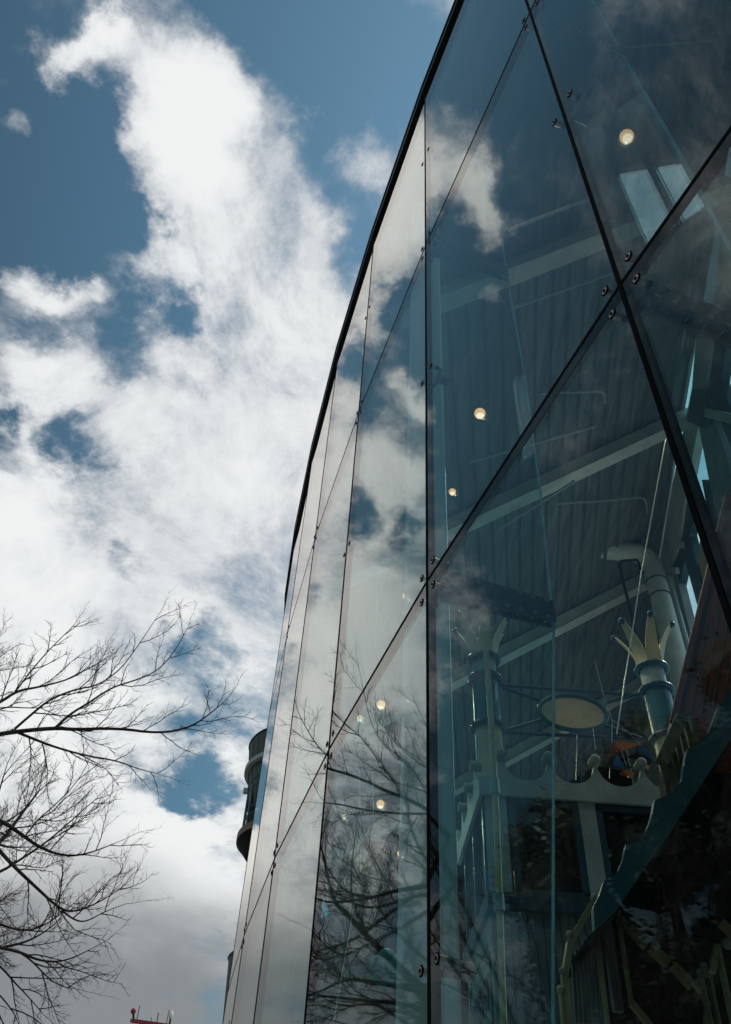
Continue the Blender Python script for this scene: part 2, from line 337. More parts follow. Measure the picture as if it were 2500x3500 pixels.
for k in range(2, NPRE + 8):
    A = FV[k]; n = vnorm(k); t = n.cross(V((0, 0, 1)))
    MB().prism([v3(A, ZR[0]) - t * .008 - n * .003, v3(A, ZR[0]) + t * .008 - n * .003, v3(A, ZR[0]) + t * .008 + n * .036, v3(A, ZR[0]) - t * .008 + n * .036], (0, 0, ZR[4] - ZR[0] - .01)).build('vertical_joint', 'seal', fac, smooth=False)
    near = NPRE - 1 <= k <= NPRE + 2
    zs = [p[1] for p in prof]
    poly = [v3(A, zs[0]) + n * .046, *[v3(A, z) + n * d for d, z in prof], v3(A, zs[-1]) + n * .046]
    fo = MB().prism([p - t * .0095 for p in poly], t * .019).build('glass_fin', 'fin', fac, smooth=False)
    e = MB()
    for (d0, z0), (d1, z1) in zip(prof, prof[1:]):
        e.beam(v3(A, z0) + n * (d0 + .001), v3(A, z1) + n * (d1 + .001), .019, .0025, up=n)
    e.build('fin_edge', 'edge', fo, smooth=False)
    for r in (2, 3):
        z = ZR[r] - .0; dmax = depth_at(z); h = .075
        pl_ = MB()
        for sgn in (-1, 1):
            q = v3(A, z) + t * sgn * .0165
            pl_.prism([q + n * .05 - V((0, 0, h)), q + n * dmax - V((0, 0, h * .8)), q + n * dmax + V((0, 0, h * .8)), q + n * .05 + V((0, 0, h))], t * sgn * .010)
        po = pl_.build('splice_plate', 'plate', fac, smooth=False)
        if near:
            for i in range(8):
                for s in (-1, 1):
                    place_bolt(po, v3(A, z + s * .046) + n * (.10 + (dmax - .14) * i / 7), t, bolt_mesh)
    # spider fittings: four discs at each crossing, two between
    if k < NPRE + 5:
        for zc, quad in ((ZR[2], 1), (ZR[3], 1), ((ZR[1] + ZR[2]) / 2, 0), ((ZR[2] + ZR[3]) / 2, 0), ((ZR[3] + ZR[4]) / 2, 0)):
            if not quad and k > NPRE + 2: continue
            arm = MB(); pts = []
            for s in (-1, 1):
                kk = k if s > 0 else k - 1
                tt = (FV[kk + 1] - FV[kk]).normalized(); nn = fvec(kk)
                for zz_ in ((-.070, .070) if quad else (0,)):
                    p = v3(A, zc + zz_) + V((tt.x, tt.y, 0)) * s * .066; pts.append((p, nn))
                    arm.tube([p - nn * .03, p - nn * .065, v3(A, zc + zz_ * .3) + n * .085], [.013, .012, .012], 8)
            arm.tube([v3(A, zc) + n * .06, v3(A, zc) + n * .14], .028, 10)
            ao = arm.build('spider_fitting', 'plate', fac)
            for p, nn in pts:
                for me, nm in ((disc_mesh, 'disc'), (core_mesh, 'bolt_head'), (rim_mesh, 'washer')):
                    place_bolt(ao, p, nn, me, nm)

# ------------------------------------------------------------------ the roof over the hall
RIB = V((math.sin(R_(10.4)), math.cos(R_(10.4)), 0))
RU = V((.85, -.18, .49)); RU = (RU - RIB * RU.dot(RIB)).normalized()
RN = RU.cross(RIB).normalized(); RP = V((.3, 3.6, 9.9))
def uvp(u, v, d=0.): return RP + RU * u + RIB * v + RN * d
def on_roof(px, py, d=0.): return hit(px, py, RP + RN * d, RN)
def inside(p):
    for a, b in zip(FV, FV[1:]):
        if min(a.y, b.y) <= p.y <= max(a.y, b.y):
            x = a.x + (b.x - a.x) * (p.y - a.y) / (b.y - a.y); return p.x > x + .25
    return p.y < FV[0].y and False
UR = 4.19; VEND = 15.0
roof = thing('hall_roof', v3(FV[NPRE + 3], 0), 'sloping grey ribbed metal roof on white rafters seen from below inside the hall', 'roof')
def vrange(u):
    ok = [v / 10 for v in range(-60, int(VEND * 10)) if inside(uvp(u, v / 10))]
    return (min(ok), max(ok)) if ok else None
dk = MB(); u = -4.2; P_ = .24
def sheet(u0, u1, a0, a1, b0, b1, d0, d1):       # strip between u0 and u1, v from a to b on each side, dropped by d
    dk.add([uvp(u0, a0, -d0), uvp(u1, a1, -d1), uvp(u1, b1, -d1), uvp(u0, b0, -d0)], [(0, 1, 2, 3)])
while u < UR - .01:
    prof_ = [(0, 0), (P_ * .42, 0), (P_ * .48, .055), (P_ * .64, .055), (P_ * .70, 0), (P_, 0)]
    for (x0, d0), (x1, d1) in zip(prof_, prof_[1:]):
        cuts = [u + x0, u + x1]
        for c0, c1 in zip(cuts, cuts[1:]):
            vr = vrange((c0 + c1) / 2)
            if not vr: continue
            e0 = d0 + (d1 - d0) * (c0 - u - x0) / (x1 - x0); e1 = d0 + (d1 - d0) * (c1 - u - x0) / (x1 - x0)
            sheet(c0, c1, vr[0], vr[0], vr[1], vr[1], e0, e1)
    u += P_
dk.build('roof_deck', 'deck', roof, smooth=False)
top = MB()                                        # thickness above the deck
for i in range(14):
    u0 = -4.2 + i * .6; u1 = min(u0 + .6, UR); va, vb = vrange(u0), vrange(u1)
    vr = (max(va[0], vb[0]) + .3, min(va[1], vb[1]) - .1) if va and vb else None
    if vr and vr[1] > vr[0]: top.prism([uvp(u0, vr[0], .02), uvp(u1, vr[0], .02), uvp(u1, vr[1], .02), uvp(u0, vr[1], .02)], RN * .12)
top.build('roof_insulation', 'dark', roof, smooth=False)
for vv in (-2.35, 1.2, 4.76, 8.32, 11.88):
    vr = [x / 10 for x in range(-42, 42) if inside(uvp(x / 10, vv))]
    a = min(vr) if vr else 0
    MB().beam(uvp(a, vv, -.15), uvp(UR, vv, -.15), .16, .22, up=RN).beam(uvp(a, vv, -.27), uvp(UR, vv, -.27), .22, .014, up=RN).build('rafter', 'white', roof, smooth=False)
# tie beams, level, in the planes of two rafters
for (x0, y0, x1, y1, vv, h) in ((1640, 1975, 2225, 1925, 8.32, .22), (1560, 1440, 2260, 1352, 4.76, .15), (1240, 1490, 1830, 1425, 1.2, .10)):
    a = hit(x0, y0, uvp(0, vv), RIB); b = hit(x1, y1, uvp(0, vv), RIB)
    if vv < 2: a = hit(1490, 470, uvp(0, vv), RIB); b = hit(2080, 590, uvp(0, vv), RIB)
    MB().beam(a, b, .12, h).beam(a - V((0, 0, h / 2)), b - V((0, 0, h / 2)), .18, .015).build('tie_beam', 'white', roof, smooth=False)
MB().beam(hit(1480, 362, (0.7, 3, 10.1), (0, 0, 1)), hit(1625, 0, (0.7, 3, 10.1), (0, 0, 1)), .03, .03).build('gutter_pipe', 'pale', roof)
MB().prism([hit(1523, 400, (0, 0, 10.25), (0, 0, 1)), hit(1560, 400, (0, 0, 10.25), (0, 0, 1)), hit(1735, -30, (0, 0, 10.25), (0, 0, 1)), hit(1700, -30, (0, 0, 10.25), (0, 0, 1))], (0, 0, .1)).build('eaves_beam', 'pale', roof, smooth=False)
# soffit between glass and roof edge
sf = MB()
for k in range(1, 20):
    a, b = v3(FV[k], ZR[4] + .01), v3(FV[k + 1], ZR[4] + .01)
    sf.prism([a + vnorm(k) * .06, b + vnorm(k + 1) * .06, b + vnorm(k + 1) * 1.5, a + vnorm(k) * 1.5], (0, 0, .04))
sf.build('soffit', 'bluest', roof, smooth=False)
# back wall of the hall and side wall
bw = MB().prism([v3(uvp(-5, VEND - .2), 0), v3(uvp(UR, VEND - .2), 0), uvp(UR, VEND - .2, .08), uvp(-5, VEND - .2, .08)], RIB * .2)
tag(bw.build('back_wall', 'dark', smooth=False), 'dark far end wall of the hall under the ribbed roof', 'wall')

hf = MB(); fl = [v3(p - (p - V((9, 8))).normalized() * .5, .004) for p in FV[2:22]]
hf.add([p for p in fl] + [V((14, 30, .004)), V((14, -4, .004))], [tuple(range(len(fl) + 2))]).build('hall_floor', 'floor', smooth=False, kind='structure')
swl = MB().prism([v3(uvp(-1, -5.9), 0), v3(uvp(UR + .2, -5.9), 0), uvp(UR + .2, -5.9, -.1), uvp(-1, -5.9, -.1)], RIB * -.2)
tag(swl.build('end_wall', 'wall', smooth=False), 'dark near end wall of the hall to the right of the viewer, outside the picture', 'wall')
WN = V((math.cos(R_(10.4)), -math.sin(R_(10.4)), 0)); WP = uvp(UR, 0)
def ws_(px, py, d=0.): return hit(px, py, WP + WN * d, WN)
sw = thing('side_wall', v3(uvp(UR, 8), 0), 'side wall of pale panels and blue steel bracing around bright window gaps', 'wall')
def piece(name, mat, pts, d=0., th=.12): MB().prism([ws_(x, y, d) for x, y in pts], WN * th).build(name, mat, sw, smooth=False)
piece('wall_panel', 'pale', [(2238, 1945), (2310, 1955), (2366, 2183), (2400, 2330), (2520, 2800), (2060, 2800), (2140, 2400)])
piece('wall_panel', 'bluest', [(2500, -400), (2900, -400), (2900, 1200), (2446, 1045), (2386, 1050), (2400, 560)], .08)
piece('wall_post', 'white', [(2440, 640), (2560, 610), (2560, 700), (2470, 770), (2440, 740)], -.02)
piece('wall_post', 'pale', [(2462, 760), (2500, 740), (2600, 1000), (2520, 1040), (2455, 900)], -.01)
# near stretch of the side wall with the window that the joint fin mirrors
FK = NPRE; ft = vnorm(FK).cross(V((0, 0, 1))).normalized()
def fin_mirror(px, py):
    d = ray(px, py); q = hit(px, py, v3(FV[FK], 0), ft); m = d - ft * (2 * d.dot(ft)); o = WP + WN * .2
    return q + m * ((o - q).dot(WN) / m.dot(WN))
hole = [fin_mirror(x, y) for x, y in ((2099, 576), (2214, 845), (2414, 714), (2317, 536))]
hv = [((p - WP).dot(RIB), p.z) for p in hole]; print('HOLE', hv)
def wv(v, z, d=.2): q = WP + RIB * v + WN * d; return V((q.x, q.y, z))
cx_ = sum(p[0] for p in hv) / 4; cz_ = sum(p[1] for p in hv) / 4
hv.sort(key=lambda p: math.atan2(p[1] - cz_, p[0] - cx_))
outr = [(-6, 0), (2.7, 0), (2.7, 12.5), (-6, 12.5)]; nw = MB()
for i in range(4):
    a, b = outr[i], outr[(i + 1) % 4]; c, d = hv[(i + 1) % 4], hv[i]
    nw.prism([wv(*a), wv(*b), wv(*c), wv(*d)], WN * .1)
nw.build('wall_panel', 'wall', sw, smooth=False)
wf = MB()
for a, b in zip(hv, hv[1:] + hv[:1]): wf.beam(wv(*a, .2), wv(*b, .2), .03, .03, up=WN)
wf.beam(fin_mirror(2205, 545), fin_mirror(2322, 778), .07, .05, up=WN); wf.beam(fin_mirror(2225, 545), fin_mirror(2342, 770), .02, .05, up=WN)
wf.build('window_frame', 'bluest', sw, smooth=False)
piece('panel_cap', 'white', [(2232, 1935), (2310, 1940), (2313, 1962), (2236, 1955)], -.06, .06)
piece('bracket', 'white', [(2262, 1965), (2286, 1965), (2296, 2010), (2284, 2020), (2270, 2012)], -.10, .09)
piece('wall_post', 'white', [(2388, 1050), (2446, 1040), (2410, 1334), (2345, 1690), (2320, 1860), (2292, 1945), (2250, 1945), (2290, 1700), (2366, 1328)], -.02)
piece('wall_post', 'pale', [(2365, 1330), (2418, 1334), (2440, 1430), (2500, 1605), (2530, 1720), (2500, 1900), (2440, 1720)], .0)
piece('gusset', 'bluest', [(2366, 1330), (2412, 1334), (2430, 1452), (2405, 1465), (2350, 1440)], -.05, .04)
piece('brace', 'bluest', [(2446, 1040), (2500, 1040), (2488, 1158), (2463, 1312), (2500, 1396), (2540, 1480), (2540, 1600), (2500, 1530), (2462, 1432), (2440, 1428), (2412, 1334)], .03)
piece('brace', 'white', [(2410, 1395), (2540, 1425), (2540, 1458), (2408, 1425)], -.08, .05)
piece('brace', 'bluest', [(2345, 1690), (2368, 1700), (2375, 1784), (2358, 1823), (2358, 1835), (2402, 2008), (2389, 2085), (2342, 1914), (2322, 2006), (2310, 1955), (2292, 1945), (2320, 1850)], .02)
piece('brace', 'bluest', [(2400, 1640), (2425, 1640), (2480, 1850), (2470, 1990), (2440, 1860)], .04)
piece('wall_panel', 'cream', [(2393, 1850), (2430, 1800), (2470, 1990), (2402, 2032), (2388, 1950)], .05)
piece('wall_panel', 'pale', [(2418, 1560), (2520, 1740), (2540, 2000), (2460, 1850)], .06)
piece('fixing', 'white', [(2306, 1858), (2328, 1852), (2332, 1874), (2308, 1876)], -.06, .05)

# ------------------------------------------------------------------ columns
def column(name, px0, py0, px1, py1, wpx, y, mat, label, cat='column', n=20, square=False, z0=0):
    a, b = hy(px0, py0, y), hy(px1, py1, y); c = V(((a.x + b.x) / 2, y, 0)); d = (V((c.x, y, (a.z + b.z) / 2)) - CAM).dot(Fw); r = wpx / 2 / FPX * d
    return c, r, a.z
c1, r1, z1 = column('', 1452, 1500, 1465, 2600, 140, 3.75, 'white', '')
t = thing('steel_column', (c1.x, c1.y, 0), 'thick white steel column standing just behind the glass beside the black vertical joint', 'column', 'white columns inside the hall')
cz = 9.75
MB().prism([(c1.x - r1, c1.y - .1, 0.02), (c1.x + r1, c1.y - .1, 0.02), (c1.x + r1, c1.y + .1, 0.02), (c1.x - r1, c1.y + .1, 0.02)], (0, 0, cz)).build('shaft', 'column', t, smooth=False, bevel=.015)
MB().prism([(c1.x - r1 - .08, c1.y - .18, 0), (c1.x + r1 + .08, c1.y - .18, 0), (c1.x + r1 + .08, c1.y + .18, 0), (c1.x - r1 - .08, c1.y + .18, 0)], (0, 0, .02)).build('base_plate', 'pale', t, smooth=False)
c2p = ws_(2300, 2200, -.35); c2 = V((c2p.x, c2p.y, 0)); r2 = 36 / FPX * (c2p - CAM).dot(Fw)
t = thing('round_column', (c2.x, c2.y, 0), 'thick round white column with banding in front of the pale side wall', 'column', 'white columns inside the hall')
ztop2 = hit(2225, 1935, c2, (0, 1, 0)).z
MB().tube([(c2.x, c2.y, 0), (c2.x, c2.y, ztop2)], r2, 24).build('shaft', 'white', t)
for py in (1990, 2040):
    zc = hit(2245, py, c2, (0, 1, 0)).z
    MB().ring((c2.x, c2.y, zc), (0, 0, 1), r2 + .005, .014).build('band', 'bluest', t)
el = [V((c2.x, c2.y, ztop2)), V((c2.x - .05, c2.y, ztop2 + .16)), V((c2.x - .2, c2.y, ztop2 + .28)), V((c2.x - .9, c2.y, ztop2 + .30))]
MB().tube(el, r2, 20).build('elbow', 'white', t)
MB().tube([(c2.x + r2 + .05, c2.y - .05, 0), (c2.x + r2 + .05, c2.y - .05, ztop2 - .35), (c2.x + r2 - .02, c2.y - .05, ztop2 - .25)], .035, 10).build('conduit', 'pale', t)

# sprinkler pipes hanging under the deck
for (a, b, dr, lab) in (((1731, 788), (2020, 676), (1695, 720), 'thin pale pipe just above the upper wide rafter'),
                        ((1752, 1053), (2110, 925), (1718, 1010), 'long thin pale pipe below the upper wide rafter ending in a small drop'),
                        ((1600, 1580), (2030, 1458), (1998, 1400), 'thin pale pipe between the two wide rafters in the middle of the roof'),
                        ((1700, 1812), (1960, 1648), None, 'faint thin pale pipe above the lower rafter')):
    pa, pb = on_roof(*a, -.42), on_roof(*b, -.42); t = thing('sprinkler_pipe', pa, lab, 'pipe', 'pipes hanging under the roof')
    MB().tube([pa, pb], .022, 8).build('pipe', 'pale', t)
    if dr: 
        pe = pa if abs(dr[0] - a[0]) < 60 else pb
        MB().tube([pe, on_roof(*dr, -.05)], .012, 6).build('hanger', 'pale', t)
    MB().ball(pb, .032).build('end_cap', 'pale', t)

# conduit runs clipped level under the deck
for (pts, lab) in (([(1900, 1722), (2060, 1712), (2190, 1700), (2204, 1706), (2210, 1722), (2214, 1755)], 'slim conduit clipped across the deck ribs, bent down at its right end'),
                   ([(2110, 160), (2270, 150), (2440, 136)], 'slim level conduit near the top right corner under the deck'),
                   ([(1850, 1345), (2010, 1338), (2058, 1338), (2068, 1350), (2070, 1380)], 'slim conduit with a bent end above the level tie beam')):
    w_ = [on_roof(x, y, -.12) for x, y in pts]
    tag(MB().tube(w_, .016, 8).build('conduit_run', 'pale'), lab, 'conduit')

# ------------------------------------------------------------------ lamps
lamps = [((2143, 466), 1.0, 24, 'round glowing lamp at the upper right beside the skylight'),
         ((1641, 1413), .95, 19, 'round glowing lamp in the middle, right of the black vertical joint'),
         ((1547, 1681), .95, 12, 'small glowing lamp just right of the black joint, below the bigger one'),
         ((1389, 2037), .9, 12, 'round glowing lamp left of the white column above the diagonal joint'),
         ((1303, 2409), .9, 15, 'bright oval lamp among reflected twigs, upper of the pair above the branches'),
         ((1232, 2456), .9, 11, 'dim round lamp close to the long diagonal joint'),
         ((1387, 2386), .9, 8, 'tiny glowing lamp at the edge of the white column'),
         ((1301, 2749), .9, 14, 'bright round lamp among the thick reflected branches'),
         ((1178, 2792), .9, 9, 'small slanted lamp near the black joint, left of the bright round one'),
         ((1367, 2917), .9, 9, 'small slanted lamp low down beside the white column')]
lp = None
for (px, py), fr, rp, lab in lamps:
    d = ray(px, py).normalized()
    p = on_roof(px, py, -.45)
    if (p - CAM).length > 13 or d.dot(RN) < .1: p = CAM + d * min(13, (p - CAM).length if (p - CAM).dot(d) > 0 else 13)
    r = rp / FPX * (p - CAM).dot(Fw)
    if lp is None:
        lp = (thing('pendant_lamp', (0, 0, 0), '', 'lamp', 'warm round lamps under the roof'))
        MB().ball((0, 0, 0), 1, 20, 10).build('globe', 'lamp', lp); MB().tube([(0, 0, .9), (0, 0, 1.6)], [.62, .35], 12).build('housing', 'dark', lp)
        MB().tube([(0, 0, 1.6), (0, 0, 5)], .09, 6).build('stem', 'dark', lp); o = lp
        MB().ball((0, 0, -.35), .80, 16, 8).build('lens', 'lens', lp)
    else: o = copy_tree(lp)
    o.location = p; o.scale = (r, r, r); o['label'] = lab
lp['label'] = lamps[0][3]
for o in [x for x in bpy.data.objects if x.name.startswith('pendant_lamp')]:
    ld = bpy.data.lights.new('bulb', 'SPOT'); ld.energy = 130; ld.color = (1, .72, .45); ld.spot_size = R_(155); ld.spot_blend = .6; ld.shadow_soft_size = .015
    lo = bpy.data.objects.new('bulb', ld); col.objects.link(lo); lo.location = o.location - V((0, 0, o.scale.z * 1.25))

# ------------------------------------------------------------------ kiosk with scalloped cornice
KY = 6.0
kc = hy(1640, 2712, KY); KX = kc.x; zb = kc.z; XR = hy(2330, 2745, KY).x; KD = 1.35
kio = thing('kiosk', (KX, KY, 0), 'two storey grey blue kiosk with dark windows under a scalloped crown cornice', 'kiosk')
zpk = hy(1715, 2590, KY).z; zva = hy(1820, 2668, KY).z; pk = [hy(x, 2580, KY).x for x in (1715, 1873, 2030, 2185)]
sp = (pk[3] - pk[0]) / 3; r_b = .043
def scallop(s0, s1, peaks, pt):
    o_ = [pt(s0, zb), pt(s1, zb)]; top_ = []
    n_ = 90
    for i in range(n_ + 1):
        s = s0 + (s1 - s0) * i / n_; f = ((s - peaks[0]) / sp) % 1.0; g = abs(f - .5) * 2
        g = max(0, min(1, (g) / .93)); h = 1 - math.sqrt(max(0, 1 - g ** 2.2)); top_.append(pt(s, zva + (zpk - zva) * h))
    return o_ + top_[::-1]
co = MB().prism(scallop(KX, XR, pk, lambda s, z: V((s, KY, z))), (0, .03, 0)).build('cornice', 'pale', kio, smooth=False)
for x in pk: MB().tube([(x, KY - .03, zpk + .03), (x, KY + .06, zpk + .03)], r_b, 16).ball((x, KY - .03, zpk + .03), r_b * .9, sq=(1, .5, 1)).build('finial', 'conc', co)
pks = [KY + sp * .6 + sp * i for i in range(4)]
co2 = MB().prism(scallop(KY + .031, KY + KD, pks, lambda s, z: V((KX, s, z))), (.03, 0, 0)).build('cornice', 'pale', kio, smooth=False)
for y in pks[:3]: MB().tube([(KX - .03, y, zpk + .03), (KX + .06, y, zpk + .03)], r_b, 16).build('finial', 'conc', co2)
wx = KX + .07; wy = KY + .06
MB().prism([(KX + .035, KY + .035, zb + .002), (XR, KY + .035, zb + .002), (XR, KY + KD, zb + .002), (KX + .035, KY + KD, zb + .002)], (0, 0, .05)).build('kiosk_roof', 'dark', kio, smooth=False)
zs1 = hy(1680, 3045, KY).z; zs0 = hy(1680, 3100, KY).z
MB().prism([(wx, wy, 0), (XR, wy, 0), (XR, KY + KD - .05, 0), (wx, KY + KD - .05, 0)], (0, 0, zs0)).build('lower_wall', 'greyblue', kio, smooth=False)
MB().prism([(wx - .05, wy - .05, zs0 + .001), (XR, wy - .05, zs0 + .001), (XR, KY + KD, zs0 + .001), (wx - .05, KY + KD, zs0 + .001)], (0, 0, zs1 - zs0)).build('sill_band', 'bluest', kio, smooth=False)
bo = MB()
for i in range(26): bo.beam((wx + .05 + i * .058, wy - .004, .2), (wx + .05 + i * .058, wy - .004, zs0 - .01), .008, .008, up=(0, 1, 0))
bo.build('board_joints', 'bluest', kio, smooth=False)
def kx(px, py=2900): return hy(px, py, wy).x
def pane_(x0, x1):
    f = MB(); z0_, z1_ = zs1 + .02, zb - .03
    f.beam((x0, wy, z0_), (x0, wy, z1_), .05, .05, up=(0, 1, 0)).beam((x1, wy, z0_), (x1, wy, z1_), .05, .05, up=(0, 1, 0)).beam((x0 - .02, wy, z1_), (x1 + .02, wy, z1_), .05, .04).beam((x0 - .02, wy, z0_), (x1 + .02, wy, z0_), .05, .04)
    fo = f.build('window', 'bluest', kio, smooth=False)
    MB().prism([(x0, wy + .01, z0_), (x1, wy + .01, z0_), (x1, wy + .01, z1_), (x0, wy + .01, z1_)], (0, .01, 0)).build('window_pane', 'dark', fo, smooth=False)
pane_(kx(1762), kx(1985)); pane_(kx(2065), kx(2300))
for a, b, m_ in ((kx(1668), kx(1740), 'pale'), (kx(1995), kx(2052), 'pale')):
    MB().prism([(a, wy - .03, zs1 + .004), (b, wy - .03, zs1 + .004), (b, wy + .06, zs1 + .004), (a, wy + .06, zs1 + .004)], (0, 0, zb - zs1 - .006)).build('post', m_, kio, smooth=False)
MB().prism([(wx - .005, wy + .065, zs1 + .01), (wx - .005, KY + KD - .12, zs1 + .01), (wx - .005, KY + KD - .12, zb - .02), (wx - .005, wy + .065, zb - .02)], (.01, 0, 0)).build('side_window', 'dark', kio, smooth=False)
for yy in (KY + .12, KY + .62, KY + 1.12):
    MB().beam((wx - .02, yy, zs1), (wx - .02, yy, zb), .05, .04, up=(1, 0, 0)).build('mullion', 'teal', kio, smooth=False)
# sign on the side wall
sg0, sg1 = KY + .09, KY + KD - .08; sz1 = zs0 - .01; sz0 = sz1 - .95
sgo = MB().prism([(wx - .002, sg0, sz0), (wx - .002, sg1, sz0), (wx - .002, sg1, sz1), (wx - .002, sg0, sz1)], (-.02, 0, 0)).build('sign_board', 'aqua', kio, smooth=False)
M['signpaint'] = paint('sign board paint', (.17, .30, .29), .5, var=.12, scale=6); sgo.data.materials[0] = M['signpaint']
fr = MB(); f0, f1, g0, g1 = sg0 + .1, sg1 - .12, sz0 + .22, sz1 - .16; ch = .07
octo = [(f0 + ch, g0), (f1 - ch, g0), (f1 - ch, g0 + ch), (f1, g0 + ch), (f1, g1 - ch), (f1 - ch, g1 - ch), (f1 - ch, g1), (f0 + ch, g1), (f0 + ch, g1 - ch), (f0, g1 - ch), (f0, g0 + ch), (f0 + ch, g0 + ch)]
for (a, b), (c, d) in zip(octo, octo[1:] + octo[:1]): fr.beam((wx - .026, a, b), (wx - .026, c, d), .028, .008, up=(1, 0, 0))
fr.build('sign_border', 'bluest', sgo, smooth=False)
fc = bpy.data.curves.new('lettering', 'FONT'); fc.body = 'REFRESHMENT'; fc.size = .20; fc.extrude = .003; fc.align_x = 'CENTER'; fc.align_y = 'CENTER'
fo = bpy.data.objects.new('lettering', fc); col.objects.link(fo); fo.data.materials.append(M['bluest']); fo.parent = sgo
bpy.context.view_layer.update(); me_ = bpy.data.meshes.new_from_object(fo.evaluated_get(bpy.context.evaluated_depsgraph_get())); bpy.data.objects.remove(fo)
fo = bpy.data.objects.new('lettering', me_); col.objects.link(fo); me_.materials.clear(); me_.materials.append(M['bluest']); fo.parent = sgo
fo.location = (wx - .027 - kio.location.x, (f0 + f1) / 2 - KY, (g0 + g1) / 2); fo.rotation_euler = (R_(90), 0, R_(-90)); fo.scale = (.62, 1.5, 1)

# ------------------------------------------------------------------ crown topped columns
def crown_col(px, pys, wpx, lab):
    """pys: tip, ring one, ring two, ring three, base"""
    y = 6.75; c = hy(px, pys[1], y); d = (c - CAM).dot(Fw); r = wpx / 2 / FPX * d
    z = [hy(px, p, y).z for p in pys]; t = thing('crown_column', (c.x, y, zb + .05), lab, 'column', 'crown topped columns on the kiosk roof')
    def cyl(a, b, rr, m, nm): MB().tube([(c.x, y, a), (c.x, y, b)], rr, 28).build(nm, m, t)
    cyl(z[2], z[1], r * .92, 'pale', 'collar'); cyl(z[3], z[2], r, 'teal', 'upper_shaft'); cyl(zb + .05, z[3], r * 1.0, 'cream', 'lower_shaft')
    for q in (1, 2, 3): MB().ring((c.x, y, z[q]), (0, 0, 1), r * 1.14, .026, 32, 10).build('ring', 'teal' if q == 1 else 'blue', t)
    h = z[0] - z[1]; n_ = 6
    cr = MB()
    for i in range(n_):
        th = 2 * math.pi * (i + .5) / n_; vs = []; m_ = 9
        for j in range(m_ + 1):
            s = j / m_; rr = r * (.93 + 1.35 * s ** 2.0); hw = r * (.44 * (1 - s) ** .7 + .21) * (1 if s > .1 else 1.0); zz_ = z[1] + h * (s * .98)
            for sg in (-1, 1):
                for rd in (0, .012):
                    e = V((math.cos(th), math.sin(th), 0)); p = V((-e.y, e.x, 0))
                    vs.append(V((c.x, y, zz_)) + e * (rr - rd) + p * sg * hw)
        fs = []
        for j in range(m_):
            a = j * 4; b = a + 4; fs += [(a, b, b + 2, a + 2), (a + 1, a + 3, b + 3, b + 1), (a, a + 1, b + 1, b), (a + 2, b + 2, b + 3, a + 3)]
        fs += [(m_ * 4, m_ * 4 + 1, m_ * 4 + 3, m_ * 4 + 2)]
        cr.add(vs, fs)
    co_ = cr.build('crown', 'cream', t)
    for i in range(n_):
        th = 2 * math.pi * (i + .5) / n_; e = V((math.cos(th), math.sin(th), 0))
        MB().ball(V((c.x, y, z[1] + h)) + e * r * 2.30, r * .29, 16, 10).build('ball', 'blue', co_)
    return c, r, z, y
ca = crown_col(1655, (2135, 2258, 2325, 2490, 2690), 86, 'left crown topped column, cream and teal with blue rings')
cb = crown_col(2228, (2160, 2290, 2362, 2525, 2700), 88, 'right crown topped column near the stairs with dark blue ball tips')
oc = hy(1958, 2438, 6.75); dsc = (oc - CAM).dot(Fw) / FPX
og = thing('oval_sign', (oc.x, 6.75, oc.z), 'blank cream oval sign in a blue rim hung between the crown columns', 'sign')
pts = [(oc.x + 113 * dsc * math.cos(a_ * math.pi / 24), 6.74, oc.z + 66 * dsc * math.sin(a_ * math.pi / 24)) for a_ in range(48)]
MB().prism(pts, (0, .03, 0)).build('panel', 'cream', og, smooth=False)
MB().ring((oc.x, 6.74, oc.z), (0, 1, 0), 68 * dsc, .022, 56, 8, sx=115 / 68, e1=(1, 0, 0)).build('rim', 'teal', og)
for a, b in (((1712, 2342), (2185, 2378)), ((1722, 2503), (2205, 2530)), ((1718, 2350), (1862, 2400)), ((2065, 2405), (2190, 2372)), ((1722, 2500), (1850, 2462)), ((2065, 2480), (2200, 2528))):
    MB().tube([hy(*a, 6.79), hy(*b, 6.79)], .019, 10).build('strut', 'blue', og)

# ------------------------------------------------------------------ pipe, hose, cable, strings, kite
PY = 5.2
pp = [hy(x, y, PY) for x, y in ((1657, 2150), (1682, 2500), (1699, 2800), (1722, 3490))]
t = thing('drain_pipe', (pp[-1].x, PY, 0), 'slim beige upright pipe with couplings in front of the kiosk corner', 'pipe')
MB().tube([V((pp[-1].x, PY, 0))] + pp[::-1], .0205, 12).build('pipe', 'cream', t)
for px, py in ((1692, 2690), (1706, 3085)): c = hy(px, py, PY); MB().tube([c - V((0, 0, .05)), c + V((0, 0, .05))], .033, 12).build('coupling', 'pale', t)
tag(MB().tube([hy(*p, 8.5) for p in ((2203, 1960), (2190, 1948), (2186, 1925), (2178, 1914), (2150, 1916), (2126, 1918), (2120, 1930), (2130, 1985), (2150, 2060), (2180, 2190))], .022, 10).build('hose', 'dark'), 'black bent hose hanging down in front of the round white column', 'hose')
tag(MB().tube([hy(2466, 165, 2.95), hy(2428, 420, 3.6), hy(2392, 790, 4.2), hy(2330, 1210, 5.0)], .0045, 6).build('cable', 'cable'), 'bright taut cable running from the top right corner to the splice plate', 'cable')
tag(MB().tube([hy(2278, 1500, 5.2), hy(2274, 1515, 5.2), hy(2193, 1962, 5.7), hy(2109, 2510, 5.95)], .0055, 6).build('cable', 'cable'), 'bright taut cable running down to the orange kite', 'cable')
st = MB()
for pts in ([(2034, 2255), (2062, 2370), (2094, 2465), (2092, 2540)], [(2094, 2460), (2120, 2480), (2150, 2505)], [(2150, 2505), (2190, 2545)], [(2028, 2490), (2037, 2560)], [(1974, 2510), (1970, 2665)], [(2086, 2625), (2084, 2660)]):
    st.tube([hy(*p, 5.93) for p in pts], .003, 5)
